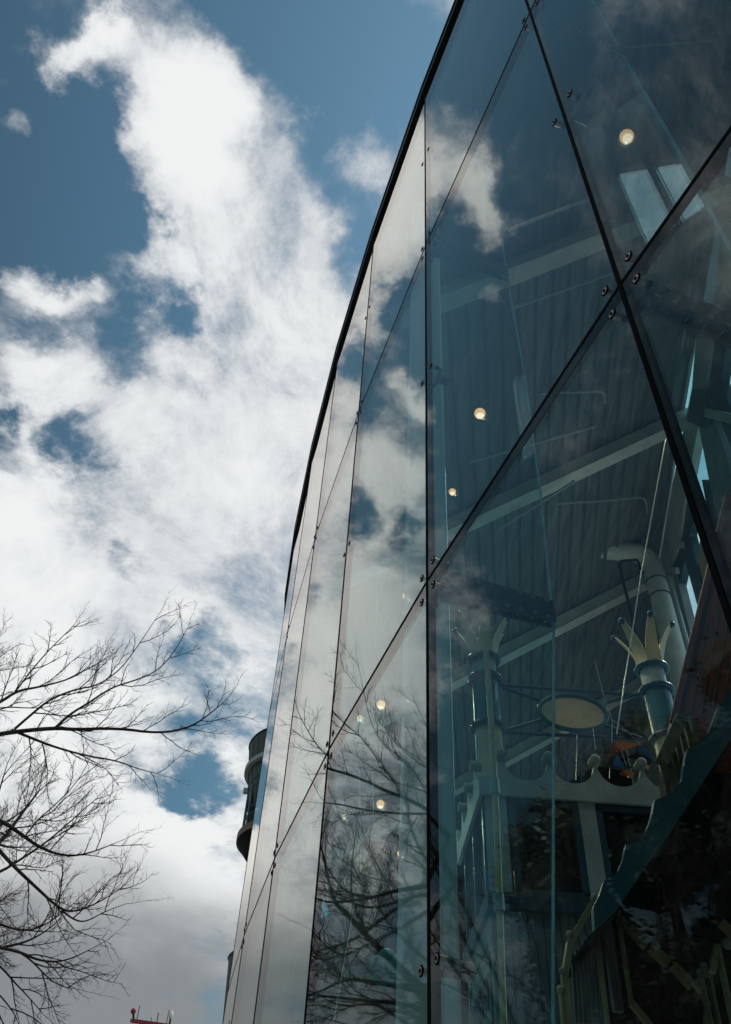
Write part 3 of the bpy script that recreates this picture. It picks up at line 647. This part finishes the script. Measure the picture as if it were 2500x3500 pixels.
tag(st.build('kite_strings', 'cable'), 'thin white strings holding the box kite', 'string')
kt = thing('kite', hy(2140, 2600, 5.9), 'orange and blue box kite hanging behind the scalloped cornice', 'kite')
for nm, m_, ps, y in (('top_sail', 'kiteo', [(2111, 2532), (2198, 2543), (2112, 2570)], 6.2), ('side_sail', 'kiter', [(2111, 2532), (2112, 2570), (2082, 2582)], 6.22),
                      ('blue_sail', 'kiteb', [(2198, 2545), (2232, 2596), (2177, 2567)], 6.25), ('blue_sail', 'kiteb', [(2110, 2578), (2140, 2628), (2092, 2614)], 6.22),
                      ('dark_sail', 'kitek', [(2053, 2618), (2092, 2614), (2140, 2628), (2172, 2620), (2130, 2636)], 6.24), ('dark_sail', 'kitek', [(2177, 2567), (2232, 2596), (2222, 2615), (2160, 2590), (2140, 2590)], 6.28),
                      ('lower_sail', 'kiteo', [(2139, 2632), (2172, 2642), (2158, 2661), (2140, 2650)], 6.2), ('lower_sail', 'kiter', [(2116, 2644), (2139, 2632), (2140, 2650), (2158, 2661)], 6.22),
                      ('lower_sail', 'kiteo', [(2205, 2616), (2222, 2618), (2216, 2633)], 6.23)):
    p = [hy(x, yy, y - .25 + .03 * i) for i, (x, yy) in enumerate(ps)]
    MB().prism(p, (0, .004, 0)).build(nm, m_, kt, smooth=False)
MB().tube([hy(2053, 2618, 6.3), hy(2232, 2596, 6.3)], .004, 6).tube([hy(2111, 2532, 6.2), hy(2158, 2661, 6.2)], .004, 6).build('spar', 'kitek', kt)

# ------------------------------------------------------------------ red sided tower, balcony and the spiral stair
RY = 4.6
rt = thing('red_tower', hy(2420, 2300, RY) * 1, 'dark red boarded structure rising at the right edge above the stairs', 'tower'); rt.location.z = 0
rp = [(2486, 1690), (2640, 1500), (2700, 2560), (2296, 2560), (2312, 2405), (2389, 2085), (2440, 1862)]
MB().prism([hy(x, y, RY) for x, y in rp], (.05, .35, 0)).build('siding', 'red', rt, smooth=False)
sl = MB()
for i in range(9):
    a = (2372 + i * 34 + 40, 2060 + i * 10); b = (2330 + i * 34, 2440)
    sl.beam(hy(a[0] - 20, a[1], RY - .004), hy(*b, RY - .004), .007, .008, up=(0, 1, 0))
sl.build('board_joints', 'wood', rt, smooth=False)
MB().beam(hy(2489, 1690, RY - .01), hy(2300, 2470, RY - .01), .04, .03, up=(0, 1, 0)).build('corner_trim', 'red', rt, smooth=False)
bl = thing('balcony_railing', hy(2300, 2650, 4.4), 'brown wooden balcony railing with slanting balusters above the teal stair edge', 'railing')
MB().beam(hy(2332, 2450, 4.4), hy(2262, 2610, 4.4), .07, .05, up=(0, 1, 0)).build('handrail', 'wood', bl, smooth=False)
for i in range(7):
    f_ = i / 6; a = (2266 + 95 * f_, 2612 - 165 * f_); MB().beam(hy(*a, 4.44), hy(a[0] + 34 + 10 * f_, a[1] + 175, 4.44), .030, .03, up=(0, 1, 0)).build('baluster', 'wood', bl, smooth=False)
MB().prism([hy(x, y, 4.9) for x, y in ((2330, 2440), (2600, 2440), (2600, 2900), (2290, 2800), (2268, 2640))], (0, .1, 0)).build('deck_skirt', 'dark', bl, smooth=False)
stt = thing('spiral_stair', hy(2200, 3000, 4.1), 'dark stair underside edged with a teal scalloped board, bottom right', 'stairs'); stt.location.z = 0
up_edge = [(2620, 2290), (2520, 2330), (2455, 2420), (2425, 2500), (2400, 2535), (2352, 2558), (2342, 2600), (2332, 2670), (2305, 2700), (2282, 2720), (2240, 2735), (2232, 2780), (2215, 2830), (2195, 2862), (2172, 2880), (2142, 2886), (2132, 2935), (2115, 2975), (2095, 2998), (2066, 3010), (2050, 3060), (2030, 3100)]
lo_edge = [(2034, 3176), (2110, 3110), (2190, 2990), (2290, 2850), (2400, 2680), (2500, 2525), (2620, 2370)]
MB().prism([hy(x, y, 4.0) for x, y in up_edge + lo_edge], (0, .05, 0)).build('scalloped_edge', 'teal', stt, smooth=False)
M['stairteal'] = paint('deep teal stair board', (.010, .095, .13), .4, var=.15, scale=5)
[o for o in bpy.data.objects if o.parent == stt][0].data.materials[0] = M['stairteal']
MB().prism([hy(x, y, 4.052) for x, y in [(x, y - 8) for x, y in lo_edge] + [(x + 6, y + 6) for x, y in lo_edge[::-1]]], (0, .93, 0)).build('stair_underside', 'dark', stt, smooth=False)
def rail_post(t, px, py0, py1, y, wpx=14, m_='yellow', ball=True, lean=0):
    a, b = hy(px, py0, y), hy(px + lean, py1, y); MB().beam(b, a, wpx / FPX * 4.2, .05, up=(0, 1, 0)).build('post', m_, t, smooth=False)
    if ball: MB().ball(a + V((0, 0, .015)), .020).build('ball_finial', 'conc', t)
sr = thing('stair_railing', hy(1980, 3400, 4.5), 'mustard handrail with blue balusters curving down beside the kiosk wall', 'railing', 'stair railings'); sr.location.z = 0
for a, b in zip([(2030, 3085), (1948, 3225), (1930, 3345), (1945, 3500)], [(1948, 3225), (1930, 3345), (1945, 3500), (1950, 3560)]):
    MB().beam(hy(*a, 4.5), hy(*b, 4.5), .03, .05, up=(0, 1, 0)).build('handrail', 'yellow', sr, smooth=False)
for (px, py) in ((2032, 3068), (1947, 3196), (1924, 3320), (1918, 3385)): MB().ball(hy(px, py, 4.48), .020).build('ball_finial', 'conc', sr)
for i in range(8):
    x = 1957 + i * 13; y0 = 3265 - i * 16; MB().beam(hy(x, y0, 4.55), hy(x + 14 + i * 2, 3500, 4.55), .012, .02, up=(0, 1, 0)).build('baluster', 'greyblue', sr, smooth=False)
rail_post(sr, 2037, 3180, 3510, 4.45, 9, ball=False, lean=42); rail_post(sr, 1917, 3395, 3510, 4.5, 8, lean=10)
MB().beam(hy(2072, 3150, 4.8), hy(2115, 3460, 4.8), .05, .05, up=(0, 1, 0)).build('newel', 'greyblue', sr, smooth=False)
s2 = thing('stair_railing', hy(2240, 3400, 4.9), 'mustard handrail sloping down to the right under the stairs', 'railing', 'stair railings'); s2.location.z = 0
for a, b in (((2118, 3140), (2142, 3172)), ((2152, 3170), (2212, 3235)), ((2224, 3240), (2286, 3296)), ((2300, 3300), (2368, 3374))):
    MB().beam(hy(*a, 4.9), hy(*b, 4.9), .045, .05, up=(0, 1, 0)).build('handrail', 'yellow', s2, smooth=False)
rail_post(s2, 2113, 3128, 3430, 4.9, 9, lean=46); MB().ball(hy(2243, 3233, 4.85), .023).build('ball_finial', 'conc', s2)
MB().beam(hy(2160, 3430, 4.9), hy(2225, 3510, 4.9), .03, .04, up=(0, 1, 0)).build('lower_rail', 'yellow', s2, smooth=False)
s3 = thing('stair_railing', hy(2440, 3400, 4.7), 'cluster of mustard newel posts with ball tops at the bottom right corner', 'railing', 'stair railings'); s3.location.z = 0
rail_post(s3, 2395, 3335, 3520, 4.7, 10, lean=40); rail_post(s3, 2427, 3350, 3520, 4.7, 10, lean=34); rail_post(s3, 2408, 3312, 3345, 4.7, 12); rail_post(s3, 2452, 3232, 3520, 4.6, 12, lean=60, ball=False)
MB().beam(hy(2452, 3235, 4.6), hy(2436, 3325, 4.6), .03, .04, up=(0, 1, 0)).beam(hy(2380, 3378, 4.7), hy(2400, 3360, 4.7), .06, .04, up=(0, 1, 0)).build('handrail', 'yellow', s3, smooth=False)
MB().beam(hy(2420, 3420, 4.7), hy(2414, 3520, 4.7), .025, .03, up=(0, 1, 0)).build('brace', 'yellow', s3, smooth=False)
MB().beam(hy(2465, 3155, 4.8), hy(2530, 3215, 4.8), .045, .04, up=(0, 1, 0)).build('handrail', 'yellow', s3, smooth=False); MB().ball(hy(2488, 3225, 4.75), .032).build('ball_finial', 'conc', s3)
lw = thing('lattice_window', hy(2275, 3200, 4.96), 'tall narrow window with a square grid seen under the stairs', 'window')
gp = [[(2255, 3102), (2275, 3097), (2313, 3290), (2293, 3290)], [(2250, 3118), (2237, 3160), (2270, 3322), (2292, 3322), (2268, 3200)]]
M['paneglow'] = paint('frosted window pane', (.30, .36, .37), .4, var=.12, scale=8)
for g_ in gp:
    o_ = MB().prism([hy(x, y, 4.96) for x, y in g_], (0, .02, 0)).build('window_pane', 'pale', lw, smooth=False)
gl_ = MB()
for i in range(13):
    y0 = 3108 + i * 17; gl_.beam(hy(2232 + i * 3.2, y0, 4.95), hy(2280 + i * 3.4, y0 + 7, 4.95), .006, .01, up=(0, 1, 0))
for x in (2248, 2262, 2284): gl_.beam(hy(x - 4, 3100, 4.95), hy(x + 40, 3322, 4.95), .006, .01, up=(0, 1, 0))
gl_.build('grid', 'dark', lw, smooth=False)
# dark screen added in place of the deep shade behind the stairs
tag(MB().prism([hy(x, y, 5.0) for x, y in ((2050, 3165), (2110, 3080), (2190, 2965), (2290, 2825), (2400, 2655), (2500, 2500), (2640, 2330), (3000, 2200), (3000, 3900), (2110, 3900))], (0, .15, 0)).build('shade_screen', 'dark', smooth=False), 'dark screen standing in for the shade behind the stairs, bottom right', 'wall')

# ------------------------------------------------------------------ hanging ornaments deep in the hall, left of the column
OY = 7.0
def shell(cx, cy, rp, m_, y, n_=5):
    c = hy(cx, cy, y); d = (c - CAM).dot(Fw) / FPX; b = MB()
    for i in range(n_):
        a = 2 * math.pi * i / n_ + .4; b.ball(c + V((math.cos(a) * rp * .55 * d, 0, math.sin(a) * rp * .55 * d)), rp * .52 * d, 12, 8, (1, .45, 1))
    b.ball(c, rp * .5 * d, 12, 8, (1, .6, 1)); return b
for cx, cy, rp_, m_, lab in ((1278, 2905, 48, 'pink', 'pink flower ornament hanging deep in the hall beside the small lamp'), (1185, 2870, 40, 'pink', 'paler pink flower ornament left of the other one'),
                             (1235, 2955, 34, 'ylw', 'yellow flower ornament below the pink ones')):
    t = thing('flower_ornament', hy(cx, cy, OY), lab, 'ornament', 'flower ornaments hanging in the hall')
    shell(cx, cy, rp_, m_, OY).build('petals', m_, t); MB().tube([hy(cx, cy - rp_, OY), hy(cx - 6, cy - rp_ - 300, OY)], .006, 6).build('wire', 'cable', t)
t = thing('flower_ornament', hy(1330, 3330, 6.6), 'teal scalloped ornament low beside the white column', 'ornament', 'flower ornaments hanging in the hall')
shell(1325, 3310, 60, 'aqua', 6.6).build('petals', 'aqua', t); MB().tube([hy(1325, 3300, 6.62), hy(1322, 3600, 6.62)], .02, 8).build('stem', 'dark', t)

# ------------------------------------------------------------------ round green tower with balcony, beyond the glass wall
TY = 17.0
def tz(px, py): return hy(px, py, TY).z
xl = hy(853, 2750, TY).x; TR = 1.05; tcx = xl + TR; tcy = TY
tw = thing('round_tower', (tcx, tcy, 0), 'dark green round tower with ring and balcony peeking out behind the glass wall', 'tower')
def rad_(px, py): return tcx - hy(px, py, TY).x
z_b, z_m, z_t = tz(848, 2795), tz(850, 2680), tz(853, 2562); rb_, rm_, rt_ = rad_(847, 2795), rad_(850, 2680), rad_(853, 2562)
print('TOWER', rb_, rm_, rt_)
MB().tube([(tcx, tcy, z_b), (tcx, tcy, z_m), (tcx, tcy, z_t)], [rb_, rm_, rt_], 48).build('drum', 'green', tw)
MB().tube([(tcx, tcy, 0), (tcx, tcy, z_b - .002)], rad_(850, 2840) * .6, 40).build('lower_wall', 'green2', tw)
MB().ring((tcx, tcy, z_t), (0, 0, 1), rt_, .02, 48, 6).build('drum_rim', 'dark', tw)
sm = MB()
for i in range(30):
    a = 2 * math.pi * i / 30; sm.tube([(tcx + rb_ * math.cos(a), tcy + rb_ * math.sin(a), z_b), (tcx + rt_ * math.cos(a), tcy + rt_ * math.sin(a), z_t - .01)], .012, 4)
sm.build('seams', 'green2', tw)
zr = tz(835, 2655); RR = rad_(835, 2655)
def band(r0, r1, a, b, nm, m_, n=56):
    vs = []
    for i in range(n):
        th = 2 * math.pi * i / n
        for r, z in ((r0, a), (r1, a), (r1, b), (r0, b)): vs.append((tcx + r * math.cos(th), tcy + r * math.sin(th), z))
    return MB().add(vs, [(i * 4 + j, ((i + 1) % n) * 4 + j, ((i + 1) % n) * 4 + (j + 1) % 4, i * 4 + (j + 1) % 4) for i in range(n) for j in range(4)]).build(nm, m_, tw)
band(RR - .16, RR, zr, zr + .10, 'halo_ring', 'pale')
for i in range(10):
    a = 2 * math.pi * (i + .3) / 10; e = V((math.cos(a), math.sin(a), 0)); MB().beam(V((tcx, tcy, zr + .05)) + e * TR, V((tcx, tcy, zr + .05)) + e * (RR - .05), .09, .05).build('ring_bracket', 'dark', tw, smooth=False)
p_ = V((xl, tcy, tz(840, 2712))); MB().prism([p_ + V((-.17, -.05, 0)), p_ + V((0.05, -.05, 0)), p_ + V((0.05, .05, 0)), p_ + V((-.17, .05, 0))], (0, 0, .1)).build('spout', 'pale', tw, smooth=False)
zd = tz(812, 2865); BR_ = rad_(807, 2890)
band(TR * .75, BR_, zd - .14, zd, 'balcony_slab', 'wood2'); 
MB().tube([(tcx, tcy, zd - .142), (tcx, tcy, zd - .42)], [BR_ - .02, BR_ * .80], 40).build('slab_underside', 'dark', tw)
zh = zd + 1.05
for z_, r_ in ((zh, .045), (zh - .16, .02), (zd + .28, .025)): MB().ring((tcx, tcy, z_), (0, 0, 1), BR_ - .10, r_, 56, 6).build('balcony_rail', 'bluest', tw)
for i in range(16):
    a = 2 * math.pi * (i + .2) / 16; e = V((math.cos(a), math.sin(a), 0)) * (BR_ - .10); MB().tube([V((tcx, tcy, zd)) + e, V((tcx, tcy, zh)) + e], .032, 6).build('balcony_post', 'bluest', tw)
bb = MB()
for i in range(96):
    a = 2 * math.pi * i / 96; e = V((math.cos(a), math.sin(a), 0)) * (BR_ - .10); bb.tube([V((tcx, tcy, zd)) + e, V((tcx, tcy, zd + .28)) + e], .007, 4)
bb.build('balcony_infill', 'bluest', tw)
MB().beam((tcx - BR_ + .30, tcy, zd - .40), (tcx - BR_ + .75, tcy, zd - 1.0), .07, .07).build('strut', 'dark', tw, smooth=False)
# second, lower
gx = hy(764, 3400, 15.0).x; GR = .8; gz = hy(775, 3280, 15.0).z
t = thing('green_tank', (gx + GR, 15.0, 0), 'bottle green round tank edge low behind the glass wall', 'tank')
MB().tube([(gx + GR, 15, 0), (gx + GR, 15, gz)], [GR * .55, GR], 40).build('shell', 'green2', t); MB().ring((gx + GR, 15, gz), (0, 0, 1), GR, .02, 40, 6).build('top_rim', 'roofred', t)
# far roof with masts
BYF = 42.0
a, b = hy(452, 3500, BYF), hy(600, 3512, BYF); a2, b2 = hy(456, 3492, BYF), hy(600, 3508, BYF)
t = thing('distant_building', v3(hy(500, 3500, BYF), 0), 'distant flat roof with red trim at the bottom edge of the sky', 'building')
MB().prism([(a.x, BYF, 0), (b.x + 8, BYF, 0), (b.x + 8, BYF, b.z), (a.x, BYF, a.z)], (0, 8, 0)).build('wall', 'conc', t, smooth=False)
MB().beam(a2 + V((-.1, -.1, 0)), b2 + V((6, -.1, -.4)), .15, .13).build('roof_trim', 'roofred', t, smooth=False)
for (x0, y0, x1, y1, r) in ((457, 3495, 456, 3462, .05), (467, 3490, 478, 3438, .018), (516, 3495, 518, 3478, .014), (536, 3500, 542, 3462, .02), (569, 3500, 579, 3452, .016), (580, 3500, 584, 3478, .045)):
    MB().tube([hy(x0, y0, BYF), hy(x1, y1, BYF)], r, 6).build('mast', 'dark', t)
MB().ball(hy(456, 3457, BYF), .12).build('beacon', 'roofred', t); MB().ball(hy(585, 3471, BYF), .11, sq=(.8, .8, 1.6)).build('beacon', 'white', t)

# camera pole inside the far part of the hall
pt_ = hy(1000, 3442, 8.6)
t = thing('camera_pole', (pt_.x, pt_.y, 0), 'dark pole with a small security camera behind the glass, bottom left', 'camera pole')
MB().tube([(pt_.x, pt_.y, 0), (pt_.x, pt_.y, pt_.z)], .035, 10).build('pole', 'green2', t)
MB().tube([hy(1000, 3480, 8.5), hy(982, 3476, 8.4)], .018, 8).tube([hy(984, 3476, 8.35), hy(968, 3474, 8.5)], [.05, .04], 12).build('camera', 'dark', t)

# unseen evergreens added on the left to darken the mirror image in the lower glass
M['leaf'] = paint('evergreen leaves', (.022, .036, .020), .6, var=.45, scale=3)
def evergreen(az, D, h, rad, lab, seed):
    g = random.Random(seed); c = V((math.sin(R_(az)) * D, math.cos(R_(az)) * D, 0)); t = thing('added_evergreen', c, lab, 'tree', 'evergreens added to darken the reflection')
    MB().tube([c, c + V((.1, 0, h * .5)), c + V((0, .1, h * .93))], [.22, .14, .03], 10).build('trunk', 'bark', t)
    lobes = [(c + V((g.gauss(0, rad * .38), g.gauss(0, rad * .38), h * g.uniform(.18, .86))), rad * g.uniform(.30, .52)) for _ in range(40)]
    lobes = [(p, r_ * (1.15 - .6 * p.z / h)) for p, r_ in lobes] + [(c + V((0, 0, h * .9)), rad * .22)]
    vs = []; fs = []
    for k in range(15000):
        p, r_ = g.choice(lobes); d = V((g.gauss(0, 1), g.gauss(0, 1), g.gauss(0, 1))).normalized(); q = p + d * r_ * g.uniform(.4, 1.12)
        a = V((g.gauss(0, 1), g.gauss(0, 1), g.gauss(0, .6))).normalized(); b = a.cross(d).normalized(); s_ = g.uniform(.05, .12); n = len(vs)
        vs += [q - a * s_, q + b * s_ * .5, q + a * s_, q - b * s_ * .5]; fs.append((n, n + 1, n + 2, n + 3))
    cr = MB().add(vs, fs)
    for p, r_ in lobes:
        o_ = len(cr.v); cr.ball(p, r_ * .72, 9, 7)  # solid cores plug the leaf gaps so the mirror image stays dark
        for q in cr.v[o_:]: q += (q - p) * g.uniform(-.18, .25)
    cr.build('crown', 'leaf', t, smooth=False)
for i, (az, D, h, rad) in enumerate(((-43.0, 17.5, 11.6, 2.3), (-50.0, 16.5, 13.0, 2.8), (-58, 15.0, 13.0, 3.0), (-69, 15.5, 11.6, 3.2), (-82, 15.0, 13.2, 3.3), (-97, 15, 11.5, 3.2))):
    evergreen(az, D, h, rad, ('lowest added evergreen, mirrored left of the kiosk among bare twigs', 'narrow added evergreen mirrored beside the kiosk corner', 'tall dense added evergreen mirrored over the kiosk wall', 'broad added evergreen mirrored under the teal stair edge',
              'tallest added evergreen mirrored at the bottom right corner', 'added evergreen farthest behind the viewer, outside the mirror image')[i], 20 + i)

# ------------------------------------------------------------------ bare trees
rnd = random.Random(7)
def interp(P, f):
    n = len(P) - 1; x = min(max(f, 0), .9999) * n; i = int(x); return P[i].lerp(P[i + 1], x - i), (P[min(i + 1, n)] - P[i]).normalized()
def smooth_path(P, it=2):
    for _ in range(it):
        Q = [P[0]]
        for a, b in zip(P, P[1:]): Q += [a.lerp(b, .27), a.lerp(b, .73)]
        P = Q + [P[-1]]
    return P
def branch(mb, p, d, ln, r, lvl, bias, dens):
    n = 5 if lvl <= 2 else 3; P = [p]; d = d.normalized()
    for i in range(n):
        d = (d + V((rnd.gauss(0, .16), rnd.gauss(0, .16), rnd.gauss(0, .12))) + bias * .12).normalized(); P.append(P[-1] + d * ln / n)
    mb[0 if lvl < 2 else 1].tube(P, [r * (1 - .75 * i / n) for i in range(n + 1)], 5 if lvl < 2 else 3, cap=False)
    if lvl >= 4: return
    k = max(2, int(ln / dens[lvl] + rnd.random()))
    for j in range(k):
        f = .12 + .88 * (j + rnd.random()) / k; q, t_ = interp(P, f); ax = t_.orthogonal().normalized(); ax.rotate(__import__('mathutils').Quaternion(t_, rnd.uniform(0, 6.283)))
        dd = t_ * math.cos(R_(a_ := rnd.uniform(24, 52))) + ax * math.sin(R_(a_)); branch(mb, q, dd + bias * .10, ln * rnd.uniform(.30, .52) * (1 - .45 * f), r * .5, lvl + 1, bias, dens)
DN = {1: .062, 2: .055, 3: .05}
def limb(mb, P, r0, r1, up=.5, spacing=.185, lmul=.92, start=.12):
    P = smooth_path(P); n = len(P) - 1; L_ = sum((b - a).length for a, b in zip(P, P[1:]))
    mb[0].tube(P, [r0 + (r1 - r0) * i / n for i in range(n + 1)], 7, cap=False)
    k = int(L_ / spacing)
    for j in range(k):
        f = start + (1 - start) * (j + rnd.random()) / k; q, t_ = interp(P, f); ax = t_.orthogonal().normalized(); ax.rotate(__import__('mathutils').Quaternion(t_, rnd.uniform(0, 6.283)))
        a_ = rnd.uniform(30, 60); dd = t_ * math.cos(R_(a_)) + ax * math.sin(R_(a_)); branch(mb, q, dd + V((0, 0, up * .3)), rnd.uniform(.35, .95) * lmul * (1.15 - .5 * f), .0085 * (1.1 - .5 * f) * lmul, 1, V((0, 0, up)), DN)
    branch(mb, P[-1], P[-1] - P[-2], .45 * lmul, r1, 1, V((0, 0, up * .4)), DN)
def hd_(px, py, D):                               # survey point D metres away in plan
    d = ray(px, py); return CAM + d * (D / math.hypot(d.x, d.y))
def tree(name, lab, limbs, root, group, trunk=None):
    t = thing(name, (root.x, root.y, 0), lab, 'tree', group); mb = (MB(), MB())
    for P, r0, r1, kw in limbs: limb(mb, P, r0, r1, **kw)
    tr_ = MB()
    P = smooth_path([V((root.x, root.y, 0)), V((root.x + .05, root.y, root.z * .5)), V((root.x, root.y, root.z))] + (trunk or [])); m = len(P) - 1
    tr_.tube(P, [.13 - .10 * i / m for i in range(m + 1)], 14, cap=False)
    firsts = [q[0][0] for q in limbs if 'start' in q[3]] if trunk else []
    for q in firsts:
        Q = smooth_path([root - V((0, 0, .3)), root.lerp(q, .5) + V((0, 0, .08)), q]); m = len(Q) - 1
        tr_.tube(Q, [.05 - .028 * i / m for i in range(m + 1)], 8, cap=False)
    tr_.build('trunk', 'bark', t); mb[0].build('limbs', 'bark', t); mb[1].build('twigs', 'twig', t, smooth=False); return t
D1 = 8.6
def PL(*pts, D=D1, dj=0.): return [hd_(x, y, D + dj * i) for i, (x, y) in enumerate(pts)]
root1 = mirror_pt(1470, 3440, NPRE + 1, 9.6)
la = [
 (PL((-300, 2640), (-100, 2530), (0, 2507), (190, 2487), (250, 2495), (400, 2488), (540, 2508), (640, 2490), (700, 2455), (765, 2400), dj=-.04), .030, .004, dict(up=.6, start=.3)),
 (PL((190, 2487), (240, 2440), (300, 2405), (380, 2350), (450, 2330), (530, 2300), (590, 2240), (640, 2150), dj=.05), .016, .003, dict(up=.7)),
 (PL((50, 2492), (110, 2440), (170, 2390), (260, 2355), (330, 2345), (400, 2300), (450, 2240), (530, 2120), dj=-.05), .015, .003, dict(up=.7)),
 (PL((40, 2495), (120, 2528), (190, 2555), (300, 2585), (400, 2600), (470, 2628), (540, 2645), dj=.07), .017, .003, dict(up=.15)),
 (PL((-200, 2500), (0, 2402), (60, 2360), (130, 2350), (240, 2322), (300, 2285), dj=.06), .022, .004, dict(up=.6, start=.25)),
 (PL((55, 2362), (100, 2300), (160, 2230), (210, 2180), (250, 2140), dj=.05), .010, .003, dict(up=.7)),
 (PL((-200, 2480), (-60, 2440), (0, 2415), (120, 2422), (170, 2415)), .012, .003, dict(up=.4, start=.3)),
 (PL((-200, 2740), (0, 2800), (80, 2858), (140, 2900), (220, 2928), (300, 2920), (400, 2880), dj=-.06), .024, .003, dict(up=.35, start=.25)),
 (PL((-200, 3060), (0, 2983), (60, 2945), (160, 2880), (250, 2800), (330, 2730), dj=.05), .018, .003, dict(up=.6, start=.25)),
 (PL((85, 2860), (130, 2800), (180, 2760), (260, 2680), (300, 2610), dj=.05), .009, .0025, dict(up=.7)),
 (PL((-180, 2700), (0, 2912), (60, 2975), (130, 3040), (200, 3105), (250, 3120), (330, 3090), (410, 3040), dj=-.05), .022, .003, dict(up=.3, start=.3)),
 (PL((210, 3112), (260, 3150), (300, 3150), (350, 3120), (430, 3090), dj=.05), .010, .0025, dict(up=.4)),
 (PL((-200, 3100), (0, 3160), (60, 3180), (120, 3180), (190, 3140), (250, 3090)), .014, .003, dict(up=.5, start=.3)),
 (PL((-200, 3300), (0, 3240), (80, 3225), (150, 3190), (210, 3140), dj=.06), .017, .003, dict(up=.5, start=.3)),
 (PL((0, 3240), (70, 3255), (120, 3280), (180, 3290), (240, 3280), (310, 3245), dj=-.05), .015, .003, dict(up=.2)),
 (PL((60, 3250), (110, 3285), (150, 3330), (200, 3370), (250, 3380), dj=.08), .010, .0025, dict(up=-.1)),
 (PL((-150, 3180), (0, 3300), (50, 3360), (90, 3400), (150, 3470), dj=.08), .012, .0025, dict(up=-.1, start=.3)),
 (PL((-160, 3330), (-20, 3380), (40, 3450), (60, 3490)), .010, .0025, dict(up=-.2, start=.3))]
tree('bare_tree', 'bare leafless tree reaching in from the left edge with long thin branches', la, root1, 'bare trees', [mirror_pt(x, y, NPRE + 1, 9.5) for x, y in ((1420, 3370), (1345, 3290))])
KF = NPRE + 1
def PM(*pts, D=15.0, k=KF): return [mirror_pt(x, y, k, D) for x, y in pts]
root2 = mirror_pt(1560, 3520, KF, 15.0)
lb = [
 (PM((1560, 3500), (1400, 3340), (1280, 3230), (1200, 3140), (1135, 3080), (1120, 2990), (1095, 2880)), .085, .012, dict(up=.6, spacing=.22, lmul=1.5)),
 (PM((1260, 3210), (1235, 3150), (1205, 3100), (1197, 3000), (1215, 2860)), .050, .008, dict(up=.6, spacing=.22, lmul=1.5)),
 (PM((1520, 3010), (1460, 3028), (1380, 3040), (1330, 3050), (1260, 3072), (1130, 3088), (1080, 3072)), .060, .010, dict(up=.5, spacing=.22, lmul=1.5)),
 (PM((1262, 3068), (1180, 3052), (1140, 3000), (1105, 2940)), .030, .007, dict(up=.6, spacing=.22, lmul=1.5)),
 (PM((1240, 3190), (1320, 3130), (1400, 3070), (1500, 3040)), .045, .008, dict(up=.5, spacing=.25, lmul=1.4)),
 (PM((1230, 3200), (1160, 3232), (1100, 3245), (1060, 3265)), .028, .006, dict(up=.3, spacing=.22, lmul=1.4)),
 (PM((1600, 3500), (1460, 3460), (1380, 3430), (1240, 3420), (1150, 3410), (1060, 3400)), .055, .010, dict(up=.3, spacing=.22, lmul=1.5)),
 (PM((1480, 3400), (1380, 3375), (1250, 3352), (1180, 3345), (1110, 3382), (1060, 3402)), .050, .010, dict(up=.3, spacing=.22, lmul=1.5)),
 (PM((1600, 3380), (1570, 3200), (1540, 3050), (1500, 2900), (1480, 2750)), .060, .010, dict(up=.6, spacing=.22, lmul=1.6)),
 (PM((1560, 3120), (1480, 2980), (1420, 2880), (1390, 2780), (1380, 2650)), .045, .008, dict(up=.6, spacing=.22, lmul=1.6))]
tree('bare_tree', 'larger bare tree with a forked trunk, seen mirrored low in the glass', lb, root2, 'bare trees')

# dense bare trees out of the picture on the left; the glass mirrors their twigs
def wild_tree(az, D, h, lab, seed):
    global rnd
    rnd = random.Random(seed); c = V((math.sin(R_(az)) * D, math.cos(R_(az)) * D, 0)); root = V((c.x, c.y, h * .26)); L_ = []
    for i in range(17):
        a = i * 2.4 + rnd.uniform(-.3, .3); sp_ = rnd.uniform(.14, .36) * h; top_ = h * rnd.uniform(.62, 1.0)
        e = V((math.cos(a) * sp_, math.sin(a) * sp_, 0)); P = [root + V((0, 0, rnd.uniform(-.3, .5)))]
        for f in (.3, .6, 1.0): P.append(c + e * f ** .8 * (1 + rnd.uniform(-.1, .1)) + V((0, 0, root.z + (top_ - root.z) * f)))
        L_.append((P, .055, .007, dict(up=.5, spacing=.26, lmul=1.55)))
    tree('bare_tree', lab, L_, root, 'bare trees')
wild_tree(-43, 12.2, 8.8, 'dense bare tree whose twigs are mirrored right of the black vertical joint', 3)
bpy.context.view_layer.update()
